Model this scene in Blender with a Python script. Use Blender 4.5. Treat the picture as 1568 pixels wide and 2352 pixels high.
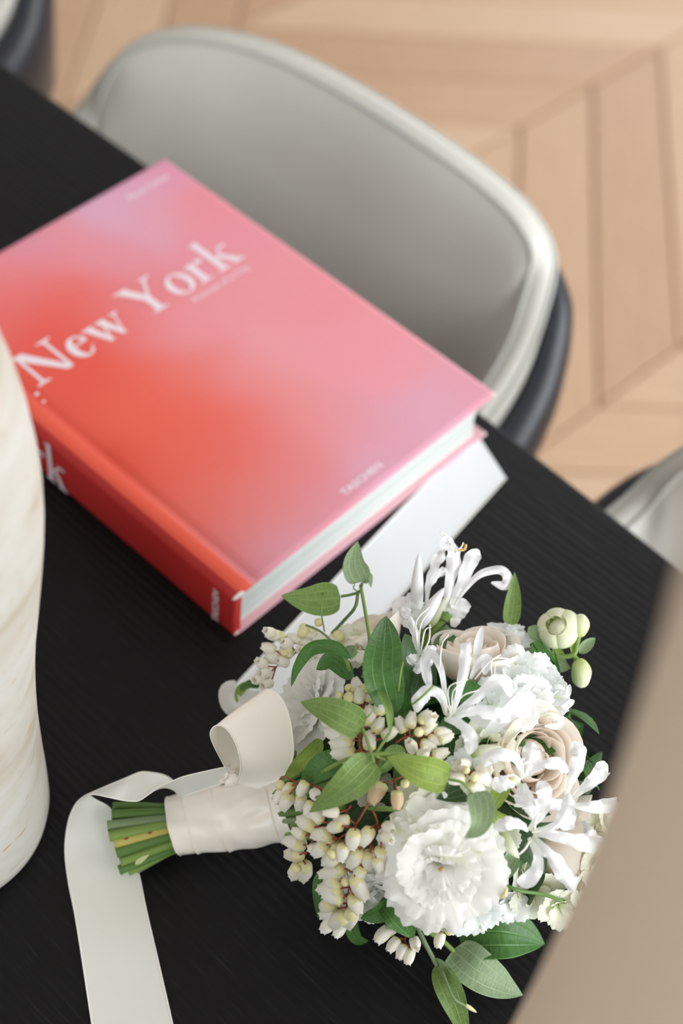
import bpy, math, random
import numpy as np
from mathutils import Vector, Matrix

random.seed(7)
SC = bpy.context.scene
COL = SC.collection
for o in list(bpy.data.objects):
    bpy.data.objects.remove(o)

# ------------------------------------------------------------------ camera
IMG_W, IMG_H, FPX = 1568, 2352, 3451.1
RC = Matrix(((0.68229108, 0.53666801, -0.49645376),
             (-0.72667595, 0.57226529, -0.38007172),
             (0.08013093, 0.62008055, 0.78043523)))
CAM = Vector((-0.38963939, -0.37021496, 1.55804886))
cd = bpy.data.cameras.new('camera')
cam = bpy.data.objects.new('camera', cd)
COL.objects.link(cam)
cam.matrix_world = Matrix.Translation(CAM) @ RC.to_4x4()
cd.sensor_fit = 'VERTICAL'
cd.sensor_height = 36.0
cd.sensor_width = 24.0
cd.lens = FPX / IMG_H * 36.0
cd.clip_start = 0.02
cd.dof.use_dof = True
cd.dof.focus_distance = 0.79
cd.dof.aperture_fstop = 3.8
cd.dof.aperture_blades = 0
SC.camera = cam

# ------------------------------------------------------------------ light
w = bpy.data.worlds.new('room_light')
SC.world = w
w.use_nodes = True
bg = w.node_tree.nodes['Background']
bg.inputs[0].default_value = (0.93, 0.97, 1.0, 1)
bg.inputs[1].default_value = 1.0


def area(name, loc, target, sx, sy, power, col=(1, 1, 1)):
    l = bpy.data.lights.new(name, 'AREA')
    l.shape = 'RECTANGLE'
    l.size = sx
    l.size_y = sy
    l.energy = power
    l.color = col
    o = bpy.data.objects.new(name, l)
    COL.objects.link(o)
    o.location = loc
    o.rotation_euler = (Vector(target) - Vector(loc)).to_track_quat('-Z', 'Y').to_euler()
    return o


# daylight through the right-hand window; the other two lamps are added fill
area('window_light_right', (0.7, -3.05, 1.55), (0.7, 0.0, 1.3), 3.6, 2.3, 152, (0.93, 0.97, 1.0))
area('fill_light_behind', (-3.25, -0.6, 1.6), (0.0, -0.4, 1.3), 2.0, 2.0, 15, (0.92, 0.97, 1.0))  # added fill that brightens the sides turned to the camera
area('fill_light_far', (4.05, 1.6, 1.7), (0.5, 1.4, 1.5), 2.0, 2.0, 34, (0.90, 0.96, 1.0))  # second added fill, no known window on this side

vs = SC.view_settings
vs.view_transform = 'Standard'
vs.look = 'None'
vs.exposure = 0.05
vs.gamma = 1.0
vs.use_curve_mapping = False
SC.cycles.max_bounces = 10
SC.cycles.diffuse_bounces = 8
SC.cycles.glossy_bounces = 4
SC.cycles.transmission_bounces = 8
SC.cycles.transparent_max_bounces = 8

# ------------------------------------------------------------------ helpers
TOP = 0.75       # height of the tabletop


def ray(px, py):
    return (RC @ Vector(((px - IMG_W / 2) / FPX, -(py - IMG_H / 2) / FPX, -1.0)))


def U(px, py, h=0.0):
    """point seen at a photo position, at height h above the tabletop"""
    d = ray(px, py)
    s = (TOP + h - CAM.z) / d.z
    return CAM + d * s


def depth(P):
    return -(RC.transposed() @ (Vector(P) - CAM)).z


# the flower head is a dome: positions on it come from this ellipsoid
HC = U(1000, 1775, 0.076)
AX = Vector((0.8, -0.6, 0))
AY = Vector((0.6, 0.8, 0))
RAD = (0.086, 0.079, 0.076)


def S(px, py, lift=0.0):
    """point on the bouquet's dome seen at a photo position, pushed out by lift (metres)"""
    d = ray(px, py).normalized()
    o = CAM - HC
    k = 1 + lift / 0.080
    def tr(v):
        return Vector((v.dot(AX) / (RAD[0] * k), v.dot(AY) / (RAD[1] * k), v.z / (RAD[2] * k)))
    oo, dd = tr(o), tr(d)
    a = dd.dot(dd); b = 2 * oo.dot(dd); c = oo.dot(oo) - 1
    disc = b * b - 4 * a * c
    t = (-b - math.sqrt(disc)) / (2 * a) if disc > 0 else -b / (2 * a)
    P = CAM + d * t
    zmin = TOP + 0.004
    if P.z < zmin:
        P = U(px, py, 0.004)
    return P


def outward(P):
    v = Vector(P) - HC
    return Vector((v.x, v.y, v.z * 1.1)).normalized()


def srgb(r, g, b):
    f = lambda c: ((c / 255) / 12.92 if c / 255 <= 0.04045 else ((c / 255 + 0.055) / 1.055) ** 2.4)
    return (f(r), f(g), f(b), 1)


def wpos(o):
    p = Vector((0, 0, 0))
    while o is not None:
        p += o.location
        o = o.parent
    return p


def empty(name, loc, label=None, cat=None, group=None, parent=None):
    o = bpy.data.objects.new(name, None)
    o.empty_display_size = 0.02
    COL.objects.link(o)
    if parent is not None:
        o.parent = parent
        o.location = Vector(loc) - wpos(parent)
    else:
        o.location = loc
    tag(o, label, cat, group)
    return o


def tag(o, label=None, cat=None, group=None, kind=None):
    if label: o['label'] = label
    if cat: o['category'] = cat
    if group: o['group'] = group
    if kind: o['kind'] = kind
    return o


def mk(name, verts, faces, mat, parent=None, smooth=True, uvs=None, origin=None, mats=None, fm=None, label=None):
    """world-space vertices -> one mesh object with its origin at its middle"""
    V = np.array([tuple(v) for v in verts], dtype=float)
    org = V.mean(axis=0) if origin is None else np.array(tuple(origin), dtype=float)
    me = bpy.data.meshes.new(name)
    me.from_pydata([tuple(v) for v in (V - org)], [], faces)
    for m in (mats or [mat]):
        me.materials.append(m)
    if fm:
        me.polygons.foreach_set('material_index', fm)
    if smooth:
        me.polygons.foreach_set('use_smooth', [True] * len(faces))
    if uvs is not None:
        ul = me.uv_layers.new(name='UVMap')
        li = np.empty(len(me.loops), dtype=np.int32)
        me.loops.foreach_get('vertex_index', li)
        ul.data.foreach_set('uv', np.array(uvs, dtype=float)[li].ravel())
    me.update()
    o = bpy.data.objects.new(name, me)
    COL.objects.link(o)
    org = Vector(org)
    if parent is not None:
        o.parent = parent
        org = org - wpos(parent)
    o.location = org
    if label: o['label'] = label
    return o


def grid_faces(nu, nv, closed_u=False):
    F = []
    for j in range(nv - 1):
        for i in range(nu if closed_u else nu - 1):
            a = j * nu + i
            b = j * nu + (i + 1) % nu
            F.append((a, b, b + nu, a + nu))
    return F


def catmull(P, n, closed=False):
    P = [Vector(p) for p in P]
    if len(P) == 2:
        return [P[0].lerp(P[1], i / (n - 1)) for i in range(n)]
    out = []
    L = len(P) - 1
    for i in range(n):
        t = i / (n - 1) * L
        k = min(int(t), L - 1)
        f = t - k
        p1, p2 = P[k], P[k + 1]
        p0 = P[k - 1] if k > 0 else p1 * 2 - p2
        p3 = P[k + 2] if k + 2 <= L else p2 * 2 - p1
        out.append(0.5 * ((2 * p1) + (p2 - p0) * f + (2 * p0 - 5 * p1 + 4 * p2 - p3) * f * f + (3 * p1 - p0 - 3 * p2 + p3) * f ** 3))
    return out


def tube_geo(P, radii, ns=8, cap=True, V=None, F=None, squash=1.0):
    V = [] if V is None else V
    F = [] if F is None else F
    b0 = len(V)
    n = len(P)
    up = None
    for i, p in enumerate(P):
        t = (P[min(i + 1, n - 1)] - P[max(i - 1, 0)]).normalized()
        if up is None:
            up = t.orthogonal().normalized()
        up = (up - t * up.dot(t)).normalized()
        s = t.cross(up)
        r = radii[i] if hasattr(radii, '__len__') else radii
        for k in range(ns):
            a = 2 * math.pi * k / ns
            V.append(p + up * math.cos(a) * r + s * math.sin(a) * r * squash)
    for i in range(n - 1):
        for k in range(ns):
            a = b0 + i * ns + k
            b = b0 + i * ns + (k + 1) % ns
            F.append((a, b, b + ns, a + ns))
    if cap:
        F.append(tuple(b0 + k for k in range(ns))[::-1])
        F.append(tuple(b0 + (n - 1) * ns + k for k in range(ns)))
    return V, F


def box_geo(x0, x1, y0, y1, z0, z1, V, F):
    b = len(V)
    for z in (z0, z1):
        for x, y in ((x0, y0), (x1, y0), (x1, y1), (x0, y1)):
            V.append((x, y, z))
    F += [(b, b + 3, b + 2, b + 1), (b + 4, b + 5, b + 6, b + 7), (b, b + 1, b + 5, b + 4), (b + 1, b + 2, b + 6, b + 5),
          (b + 2, b + 3, b + 7, b + 6), (b + 3, b, b + 4, b + 7)]


def bevel(o, wdt, seg=2):
    m = o.modifiers.new('bevel', 'BEVEL')
    m.width = wdt
    m.segments = seg
    m.limit_method = 'ANGLE'
    return o


# ------------------------------------------------------------------ materials
def mat(name, col, rough=0.6, spec=0.5, sss=0.0, transl=0.0, coat=0.0, sheen=0.0):
    m = bpy.data.materials.new(name)
    m.use_nodes = True
    nt = m.node_tree
    p = nt.nodes['Principled BSDF']
    p.inputs['Base Color'].default_value = col
    p.inputs['Roughness'].default_value = rough
    p.inputs['Specular IOR Level'].default_value = spec
    p.inputs['Coat Weight'].default_value = coat
    p.inputs['Sheen Weight'].default_value = sheen
    if transl:
        out = nt.nodes['Material Output']
        tr = nt.nodes.new('ShaderNodeBsdfTranslucent')
        tr.inputs['Color'].default_value = col
        mx = nt.nodes.new('ShaderNodeMixShader')
        mx.inputs[0].default_value = transl
        nt.links.new(p.outputs[0], mx.inputs[1])
        nt.links.new(tr.outputs[0], mx.inputs[2])
        nt.links.new(mx.outputs[0], out.inputs[0])
        m['tr'] = tr.name
    return m


def N(m, t, **kw):
    n = m.node_tree.nodes.new(t)
    for k, v in kw.items():
        if k in ('operation', 'blend_type', 'data_type', 'wave_type', 'bands_direction', 'feature', 'noise_dimensions', 'attribute_name', 'wave_profile'):
            setattr(n, k, v)
        else:
            n.inputs[k].default_value = v
    return n


def lk(m, a, b):
    m.node_tree.links.new(a, b)


def P_(m):
    return m.node_tree.nodes['Principled BSDF']


def ramp(m, fac, stops):
    r = m.node_tree.nodes.new('ShaderNodeValToRGB')
    e = r.color_ramp.elements
    while len(e) < len(stops):
        e.new(0.5)
    for i, (p, c) in enumerate(stops):
        e[i].position = p
        e[i].color = c
    lk(m, fac, r.inputs[0])
    return r.outputs[0]


def set_col(m, sock):
    lk(m, sock, P_(m).inputs['Base Color'])
    if 'tr' in m:
        lk(m, sock, m.node_tree.nodes[m['tr']].inputs['Color'])


def bump(m, sock, strength=0.3, dist=0.001):
    b = N(m, 'ShaderNodeBump', Strength=strength, Distance=dist)
    lk(m, sock, b.inputs['Height'])
    lk(m, b.outputs[0], P_(m).inputs['Normal'])


def mapping(m, src, scale, rot=(0, 0, 0)):
    tc = m.node_tree.nodes.new('ShaderNodeTexCoord')
    mp = m.node_tree.nodes.new('ShaderNodeMapping')
    mp.inputs['Scale'].default_value = scale
    mp.inputs['Rotation'].default_value = rot
    lk(m, tc.outputs[src], mp.inputs[0])
    return mp.outputs[0]


# black ash table: grain runs along the table (world Y)
M_table = mat('black_stained_ash', srgb(27, 27, 28), 0.5, 0.22)
v = mapping(M_table, 'Object', (700, 26, 700))
n1 = N(M_table, 'ShaderNodeTexNoise', Scale=1.0, Detail=4.0, Roughness=0.6)
lk(M_table, v, n1.inputs['Vector'])
set_col(M_table, ramp(M_table, n1.outputs[0], [(0.3, srgb(9, 9, 10)), (0.60, srgb(14, 14, 15)), (0.78, srgb(44, 45, 48))]))
v2 = mapping(M_table, 'Object', (150, 1.2, 150))
n2 = N(M_table, 'ShaderNodeTexNoise', Scale=1.0, Detail=3.0)
lk(M_table, v2, n2.inputs['Vector'])
ad = N(M_table, 'ShaderNodeMath', operation='ADD')
lk(M_table, n1.outputs[0], ad.inputs[0])
lk(M_table, n2.outputs[0], ad.inputs[1])
v3 = mapping(M_table, 'Object', (1, 0.12, 1))
wv = N(M_table, 'ShaderNodeTexWave', Scale=55.0, Distortion=2.5, Detail=1.0)
wv.inputs['Detail Scale'].default_value = 0.6
lk(M_table, v3, wv.inputs['Vector'])
wm = N(M_table, 'ShaderNodeMath', operation='MULTIPLY')
wm.inputs[1].default_value = 0.38
lk(M_table, wv.outputs['Fac'], wm.inputs[0])
ad2 = N(M_table, 'ShaderNodeMath', operation='ADD')
lk(M_table, ad.outputs[0], ad2.inputs[0])
lk(M_table, wm.outputs[0], ad2.inputs[1])
bump(M_table, ad2.outputs[0], 0.55, 0.0009)

# oak planks
M_oak = mat('pale_oak', srgb(222, 190, 160), 0.5, 0.4)
oi = M_oak.node_tree.nodes.new('ShaderNodeObjectInfo')
v = mapping(M_oak, 'Object', (7, 90, 7), (0, 0, 0))
n1 = N(M_oak, 'ShaderNodeTexNoise', Scale=1.0, Detail=5.0)
lk(M_oak, v, n1.inputs['Vector'])
c1 = ramp(M_oak, n1.outputs[0], [(0.25, srgb(204, 178, 154)), (0.75, srgb(218, 194, 170))])
c2 = ramp(M_oak, oi.outputs['Random'], [(0.0, srgb(232, 212, 196)), (0.5, srgb(246, 230, 214)), (1.0, srgb(255, 244, 232))])
mx = N(M_oak, 'ShaderNodeMix', data_type='RGBA', blend_type='MULTIPLY')
mx.inputs[0].default_value = 1.0
lk(M_oak, c1, mx.inputs[6])
lk(M_oak, c2, mx.inputs[7])
set_col(M_oak, mx.outputs[2])
M_gap = mat('dark_joint', srgb(120, 92, 68), 0.9)

M_pad = mat('greige_leather', srgb(214, 212, 204), 0.42, 0.5)
v = mapping(M_pad, 'Object', (260, 260, 260))
n1 = N(M_pad, 'ShaderNodeTexVoronoi', Scale=1.0)
lk(M_pad, v, n1.inputs['Vector'])
bump(M_pad, n1.outputs[0], 0.12, 0.0005)
M_piping = mat('grey_piping', srgb(196, 197, 190), 0.5)
M_seat = mat('tan_seat_leather', srgb(186, 166, 136), 0.5)
M_shell = mat('blue_black_lacquer', srgb(38, 42, 52), 0.32, 0.5)
M_leg = mat('black_metal', srgb(22, 22, 24), 0.4)

# book
M_cover = mat('printed_cover', (1, 1, 1, 1), 0.45, 0.4)
at = M_cover.node_tree.nodes.new('ShaderNodeVertexColor')
at.layer_name = 'print'
set_col(M_cover, at.outputs[0])
v = mapping(M_cover, 'Object', (1800, 1800, 1800))
n1 = N(M_cover, 'ShaderNodeTexNoise', Scale=1.0, Detail=2.0)
lk(M_cover, v, n1.inputs['Vector'])
bump(M_cover, n1.outputs[0], 0.12, 0.0003)
M_spine = mat('red_book_cloth', srgb(196, 48, 46), 0.5, 0.4)
M_pages = mat('page_edges', srgb(222, 226, 222), 0.8, 0.2)
v = mapping(M_pages, 'Object', (3, 3, 900))
n1 = N(M_pages, 'ShaderNodeTexNoise', Scale=1.0, Detail=3.0)
lk(M_pages, v, n1.inputs['Vector'])
set_col(M_pages, ramp(M_pages, n1.outputs[0], [(0.3, srgb(168, 174, 170)), (0.6, srgb(208, 213, 209))]))
bump(M_pages, n1.outputs[0], 0.5, 0.0006)
M_ink = mat('white_print', srgb(246, 232, 240), 0.5)
M_worn = mat('worn_board', srgb(236, 222, 220), 0.8)

# travertine
M_trav = mat('travertine', srgb(228, 221, 208), 0.62, 0.3)
v = mapping(M_trav, 'Object', (9, 9, 30), (0.75, 0.35, 0))
n1 = N(M_trav, 'ShaderNodeTexNoise', Scale=1.0, Detail=6.0, Roughness=0.55, Distortion=0.8)
lk(M_trav, v, n1.inputs['Vector'])
ca = ramp(M_trav, n1.outputs[0], [(0.25, srgb(182, 166, 144)), (0.45, srgb(202, 196, 184)), (0.7, srgb(214, 212, 206))])
v = mapping(M_trav, 'Object', (60, 60, 260), (0.75, 0.35, 0))
n2 = N(M_trav, 'ShaderNodeTexNoise', Scale=1.0, Detail=3.0, Roughness=0.6)
lk(M_trav, v, n2.inputs['Vector'])
pit = ramp(M_trav, n2.outputs[0], [(0.29, (0, 0, 0, 1)), (0.36, (1, 1, 1, 1))])
mx = N(M_trav, 'ShaderNodeMix', data_type='RGBA')
lk(M_trav, pit, mx.inputs[0])
mx.inputs[6].default_value = srgb(196, 164, 130)
lk(M_trav, ca, mx.inputs[7])
set_col(M_trav, mx.outputs[2])
bump(M_trav, pit, 0.5, 0.0008)
M_clay = mat('beige_ceramic', srgb(234, 212, 186), 0.6, 0.3)

# satin ribbon
M_satin = mat('cream_satin', srgb(255, 248, 237), 0.29, 0.6, coat=0.25, sheen=0.2)
P_(M_satin).inputs['Coat Roughness'].default_value = 0.28
P_(M_satin).inputs['Anisotropic'].default_value = 0.4
M_hem = mat('satin_selvedge', srgb(250, 247, 240), 0.6)
M_satin_b = mat('satin_tail_lit', srgb(234, 238, 241), 0.4, 0.4, sheen=0.2)  # same ribbon, brighter bluish copy: window light put into the colour
M_satin_w = mat('satin_tail_dim', srgb(232, 233, 226), 0.4, 0.4, sheen=0.2)  # same ribbon, dimmer copy: weaker light put into the colour
M_pearl = mat('pearl', srgb(245, 240, 232), 0.15, 0.7, coat=0.6)

# flowers
def petal_mat(name, base, tip, transl=0.28, rough=0.55, mid=0.5):
    m = mat(name, tip, rough, 0.25, transl=transl)
    tc = m.node_tree.nodes.new('ShaderNodeTexCoord')
    sp = m.node_tree.nodes.new('ShaderNodeSeparateXYZ')
    lk(m, tc.outputs['UV'], sp.inputs[0])
    c = ramp(m, sp.outputs[1], [(0.0, base), (mid, tip), (1.0, tip)])
    set_col(m, c)
    mp = m.node_tree.nodes.new('ShaderNodeMapping')
    mp.inputs['Scale'].default_value = (34, 2.0, 1)
    lk(m, tc.outputs['UV'], mp.inputs[0])
    nz = N(m, 'ShaderNodeTexNoise', Scale=1.0, Detail=2.0)
    lk(m, mp.outputs[0], nz.inputs['Vector'])
    bump(m, nz.outputs[0], 0.25, 0.0006)
    return m


M_white = petal_mat('white_petal', srgb(244, 246, 230), srgb(254, 254, 251), 0.38, mid=0.35)
M_nerine = petal_mat('crisp_white_petal', srgb(232, 236, 222), srgb(243, 244, 246), 0.2, 0.5, mid=0.2)
M_blush = petal_mat('blush_petal', srgb(255, 228, 210), srgb(255, 247, 238), 0.25, mid=0.8)
M_greenw = petal_mat('green_white_petal', srgb(206, 220, 160), srgb(236, 238, 220), 0.3, mid=0.6)
M_stock = petal_mat('stock_petal', srgb(214, 224, 180), srgb(246, 249, 248), 0.3, mid=0.4)
M_bell = mat('bell_cream', srgb(250, 247, 236), 0.45, 0.35, transl=0.25)
M_calyx = mat('calyx_yellow_green', srgb(222, 216, 164), 0.5, 0.3)
M_brownbell = mat('faded_bell', srgb(222, 196, 160), 0.6, 0.3, transl=0.2)
M_redstalk = mat('red_brown_stalk', srgb(156, 76, 52), 0.5)
M_bud = petal_mat('green_bud', srgb(196, 214, 128), srgb(236, 240, 208), 0.2, mid=0.8)
M_stamen = mat('stamen_white', srgb(248, 248, 240), 0.5)
M_anther = mat('anther_ochre', srgb(216, 176, 110), 0.6)


def leaf_mat(name, dark, light, rough=0.42):
    m = mat(name, light, rough, 0.4, transl=0.22)
    tc = m.node_tree.nodes.new('ShaderNodeTexCoord')
    sp = m.node_tree.nodes.new('ShaderNodeSeparateXYZ')
    lk(m, tc.outputs['UV'], sp.inputs[0])
    # five long veins across the width
    a = N(m, 'ShaderNodeMath', operation='MULTIPLY'); a.inputs[1].default_value = 4.0
    lk(m, sp.outputs[0], a.inputs[0])
    b = N(m, 'ShaderNodeMath', operation='FRACT'); lk(m, a.outputs[0], b.inputs[0])
    c = N(m, 'ShaderNodeMath', operation='SUBTRACT'); c.inputs[1].default_value = 0.5
    lk(m, b.outputs[0], c.inputs[0])
    d = N(m, 'ShaderNodeMath', operation='ABSOLUTE'); lk(m, c.outputs[0], d.inputs[0])   # 0.5 on a vein
    vein = ramp(m, d.outputs[0], [(0.40, (0, 0, 0, 1)), (0.5, (1, 1, 1, 1))])
    mp = m.node_tree.nodes.new('ShaderNodeMapping')
    mp.inputs['Scale'].default_value = (4, 34, 1)
    lk(m, tc.outputs['UV'], mp.inputs[0])
    nz = N(m, 'ShaderNodeTexNoise', Scale=1.0, Detail=3.0)
    lk(m, mp.outputs[0], nz.inputs['Vector'])
    base = ramp(m, nz.outputs[0], [(0.15, dark), (0.75, light)])
    mx = N(m, 'ShaderNodeMix', data_type='RGBA')
    f = N(m, 'ShaderNodeMath', operation='MULTIPLY'); f.inputs[1].default_value = 0.55
    lk(m, vein, f.inputs[0])
    lk(m, f.outputs[0], mx.inputs[0])
    lk(m, base, mx.inputs[6])
    l2 = tuple(min(1, x * 1.6 + 0.03) for x in light[:3]) + (1,)
    mx.inputs[7].default_value = l2
    set_col(m, mx.outputs[2])
    s = N(m, 'ShaderNodeMath', operation='SUBTRACT')
    lk(m, nz.outputs[0], s.inputs[0])
    lk(m, vein, s.inputs[1])
    bump(m, s.outputs[0], 0.4, 0.0010)
    return m


M_leaf = leaf_mat('fresh_leaf', srgb(98, 132, 66), srgb(138, 166, 94))
M_leafL = leaf_mat('lime_leaf', srgb(124, 152, 62), srgb(160, 184, 92))
M_leafD = leaf_mat('deep_leaf', srgb(56, 98, 44), srgb(88, 134, 66), 0.35)
M_leafG = leaf_mat('grey_green_leaf', srgb(120, 146, 104), srgb(156, 178, 138))
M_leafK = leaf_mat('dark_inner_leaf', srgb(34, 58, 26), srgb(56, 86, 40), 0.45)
M_stem = mat('green_stem', srgb(122, 150, 74), 0.45, 0.4)
v = mapping(M_stem, 'Object', (260, 260, 260))
n1 = N(M_stem, 'ShaderNodeTexNoise', Scale=1.0, Detail=2.0)
lk(M_stem, v, n1.inputs['Vector'])
bump(M_stem, n1.outputs[0], 0.2, 0.0004)
M_stemD = mat('dark_green_stem', srgb(88, 122, 56), 0.42, 0.4)
M_stemP = mat('sage_stem', srgb(124, 146, 106), 0.5, 0.3)
M_stemY = mat('yellow_spotted_stem', srgb(182, 172, 92), 0.5, 0.3)
v = mapping(M_stemY, 'Object', (160, 160, 160))
n1 = N(M_stemY, 'ShaderNodeTexVoronoi', Scale=1.0)
lk(M_stemY, v, n1.inputs['Vector'])
set_col(M_stemY, ramp(M_stemY, n1.outputs[0], [(0.16, srgb(140, 62, 30)), (0.3, srgb(186, 176, 96))]))
M_cut = mat('cut_stem_face', srgb(196, 206, 150), 0.7)

# ================================================================== SETTING
fb_v, fb_f = [], []
box_geo(-3.45, 4.25, -3.25, 4.75, -0.06, 0.0045, fb_v, fb_f)
floor = mk('floor', fb_v, fb_f, M_gap, smooth=False, origin=(0, 0, -0.02))
tag(floor, 'pale oak floor of planks laid in a chevron pattern', kind='structure')

# chevron: columns 0.495 m wide (across Y), planks at 42 degrees, pitch 0.187 m along X
CW, PITCH, ANG = 0.500, 0.187, math.radians(41.5)
DX = CW / math.tan(ANG)
gap = 0.0035
plank_mesh = {}
for sgn in (1, -1):
    # parallelogram running from (0,0) to (sgn*DX, -CW), with bevelled top
    def par(g):
        gx = g / math.sin(ANG)
        return [(-PITCH / 2 + gx, -g), (PITCH / 2 - gx, -g), (PITCH / 2 - gx - sgn * (DX - 0), -CW + g), (-PITCH / 2 + gx - sgn * (DX - 0), -CW + g)]
    a, b = par(gap * 0.5), par(gap * 0.5 + 0.0022)
    cx_ = -sgn * DX / 2
    cy_ = -CW / 2
    V = [(x - cx_, y - cy_, -0.0158) for x, y in a] + [(x - cx_, y - cy_, -0.002) for x, y in a] + [(x - cx_, y - cy_, 0.0) for x, y in b]
    # rotate the local frame so that the grain runs along local X
    th = math.atan2(-CW, -sgn * DX)
    F = [(8, 9, 10, 11)]
    for r in (0, 4):
        for k in range(4):
            F.append((r + k, r + (k + 1) % 4, r + 4 + (k + 1) % 4, r + 4 + k))
    cs, sn = math.cos(-th), math.sin(-th)
    V = [(x * cs - y * sn, x * sn + y * cs, z) for x, y, z in V]
    me = bpy.data.meshes.new('plank')
    me.from_pydata(V, [], [tuple(reversed(f)) if sgn < 0 and False else f for f in F])
    me.materials.append(M_oak)
    me.update()
    plank_mesh[sgn] = (me, th, cx_, cy_)
ntot = 0
SK = 0.0                                    # column direction
LINE_Y = 0.735
ca_, sa_ = math.cos(math.radians(-3.5)), math.sin(math.radians(-3.5))
piv = Vector((1.45, 0.745, 0))
for j in range(-3, 4):
    sgn = 1 if j % 2 == 0 else -1           # column j spans Y from LINE_Y - j*CW down
    me, th, ox, oy = plank_mesh[sgn]
    for i in range(-9, 11):
        x = 1.50 + i * PITCH + (0.0 if sgn > 0 else -DX)
        y = LINE_Y - j * CW
        cx = x + ox
        cy = y + oy
        if not (-0.9 < cx < 3.1 and -0.9 < cy < 2.4):
            continue
        px_, py_ = cx - piv.x, cy - piv.y
        X, Y = piv.x + px_ * ca_ - py_ * sa_, piv.y + px_ * sa_ + py_ * ca_
        o = bpy.data.objects.new('plank', me)
        COL.objects.link(o)
        o.parent = floor
        o.location = (X, Y, 0.04)
        o.rotation_euler = (0, 0, th + math.radians(-3.5))
        ntot += 1

# room shell, all of it outside the frame; one window opening, two more added for the fill lamps
M_wall = mat('warm_white_paint', srgb(234, 235, 234), 0.85, 0.2)
RX0, RX1, RY0, RY1, RZ = -3.3, 4.1, -3.1, 4.6, 2.8


def wall(name, axis, at_, lo, hi, hole, out):
    """wall across one axis with a rectangular opening (a0, a1, z0, z1)"""
    V, F = [], []
    t0, t1 = (at_, at_ + out * 0.15) if out > 0 else (at_ + out * 0.15, at_)
    def bx(a0, a1, z0, z1):
        if axis == 'y':
            box_geo(a0, a1, t0, t1, z0, z1, V, F)
        else:
            box_geo(t0, t1, a0, a1, z0, z1, V, F)
    if hole:
        h0, h1, z0, z1 = hole
        bx(lo, h0, 0, RZ); bx(h1, hi, 0, RZ); bx(h0, h1, 0, z0); bx(h0, h1, z1, RZ)
    else:
        bx(lo, hi, 0, RZ)
    tag(mk(name, V, F, M_wall, smooth=False), name.replace('_', ' ') + ' in warm white paint', kind='structure')


wall('wall_right', 'y', RY0, RX0, RX1, (-1.1, 2.5, 0.4, 2.7), -1)
wall('wall_left', 'y', RY1, RX0, RX1, None, 1)
wall('wall_back', 'x', RX1, RY0 - .15, RY1 + .15, (0.6, 2.6, 0.7, 2.7), 1)
wall('wall_front', 'x', RX0, RY0 - .15, RY1 + .15, (-1.6, 0.4, 0.6, 2.6), -1)
V, F = [], []
box_geo(RX0 - .15, RX1 + .15, RY0 - .15, RY1 + .15, RZ, RZ + 0.1, V, F)
tag(mk('ceiling', V, F, M_wall, smooth=False), 'plain white ceiling', kind='structure')

# ================================================================== TABLE
def edge_x(y):
    return 0.2755 - 0.050 * (y - 0.40) ** 2 - 0.004 * max(0, y - 0.40)


table = empty('dining_table', (-0.25, 0.3, 0), 'long black-stained ash dining table with a softly bowed edge carrying the book and bouquet', 'table')
ys = np.linspace(-1.0, 1.7, 60)
V, F = [], []
outl = [(edge_x(y), y) for y in ys] + [(-0.50 - edge_x(y), y) for y in ys[::-1]]
n = len(outl)
prof = [(-0.004, 0.0), (-0.0012, -0.0012), (0, -0.004), (0, -0.030), (-0.03, -0.045)]
for off, dz in prof:
    for x, y in outl:
        sx = off if x > -0.25 else -off
        V.append((x + sx, y, TOP + dz))
for r in range(len(prof) - 1):
    for k in range(n):
        F.append((r * n + k, (r + 1) * n + k, (r + 1) * n + (k + 1) % n, r * n + (k + 1) % n))
F.append(tuple(range(n)))
F.append(tuple((len(prof) - 1) * n + k for k in range(n))[::-1])
mk('tabletop', V, F, M_table, table, smooth=False, origin=(-0.25, 0.3, TOP))
for sy in (-0.55, 1.25):
    V, F = [], []
    P = [Vector((-0.25, sy, z)) for z in (0.004, 0.02, 0.1, 0.4, 0.68, 0.705)]
    tube_geo(P, [0.26, 0.26, 0.13, 0.09, 0.13, 0.22], 32, True, V, F)
    mk('pedestal', V, F, M_table, table)

# ================================================================== CHAIRS
RIM = [(0.06, 0.560, 0.645), (0.17, 0.562, 0.655), (0.27, 0.560, 0.668), (0.334, 0.552, 0.683), (0.362, 0.540, 0.720), (0.382, 0.510, 0.762), (0.403, 0.462, 0.788),
       (0.424, 0.395, 0.800), (0.436, 0.313, 0.802), (0.440, 0.218, 0.800), (0.445, 0.150, 0.790), (0.445, 0.108, 0.777),
       (0.440, 0.081, 0.752), (0.418, 0.066, 0.720), (0.390, 0.056, 0.692), (0.343, 0.047, 0.672), (0.27, 0.040, 0.660), (0.17, 0.036, 0.650), (0.06, 0.036, 0.645)]
CX, CY = 0.20, 0.298


def chair_geo():
    P = catmull(RIM, 90)
    nrm = []
    n = len(P)
    for i in range(n):
        t = P[min(i + 1, n - 1)] - P[max(i - 1, 0)]
        v = Vector((t.y, -t.x, 0)).normalized()
        if v.dot(Vector((P[i].x - CX, P[i].y - CY, 0))) < 0:
            v = -v
        nrm.append(v)
    return P, nrm


def loft(P, nrm, rows):
    """rows: functions i,P,n -> Vector"""
    V = []
    for r in rows:
        for i in range(len(P)):
            V.append(r(i, P[i], nrm[i]))
    return V, grid_faces(len(P), len(rows))


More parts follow.
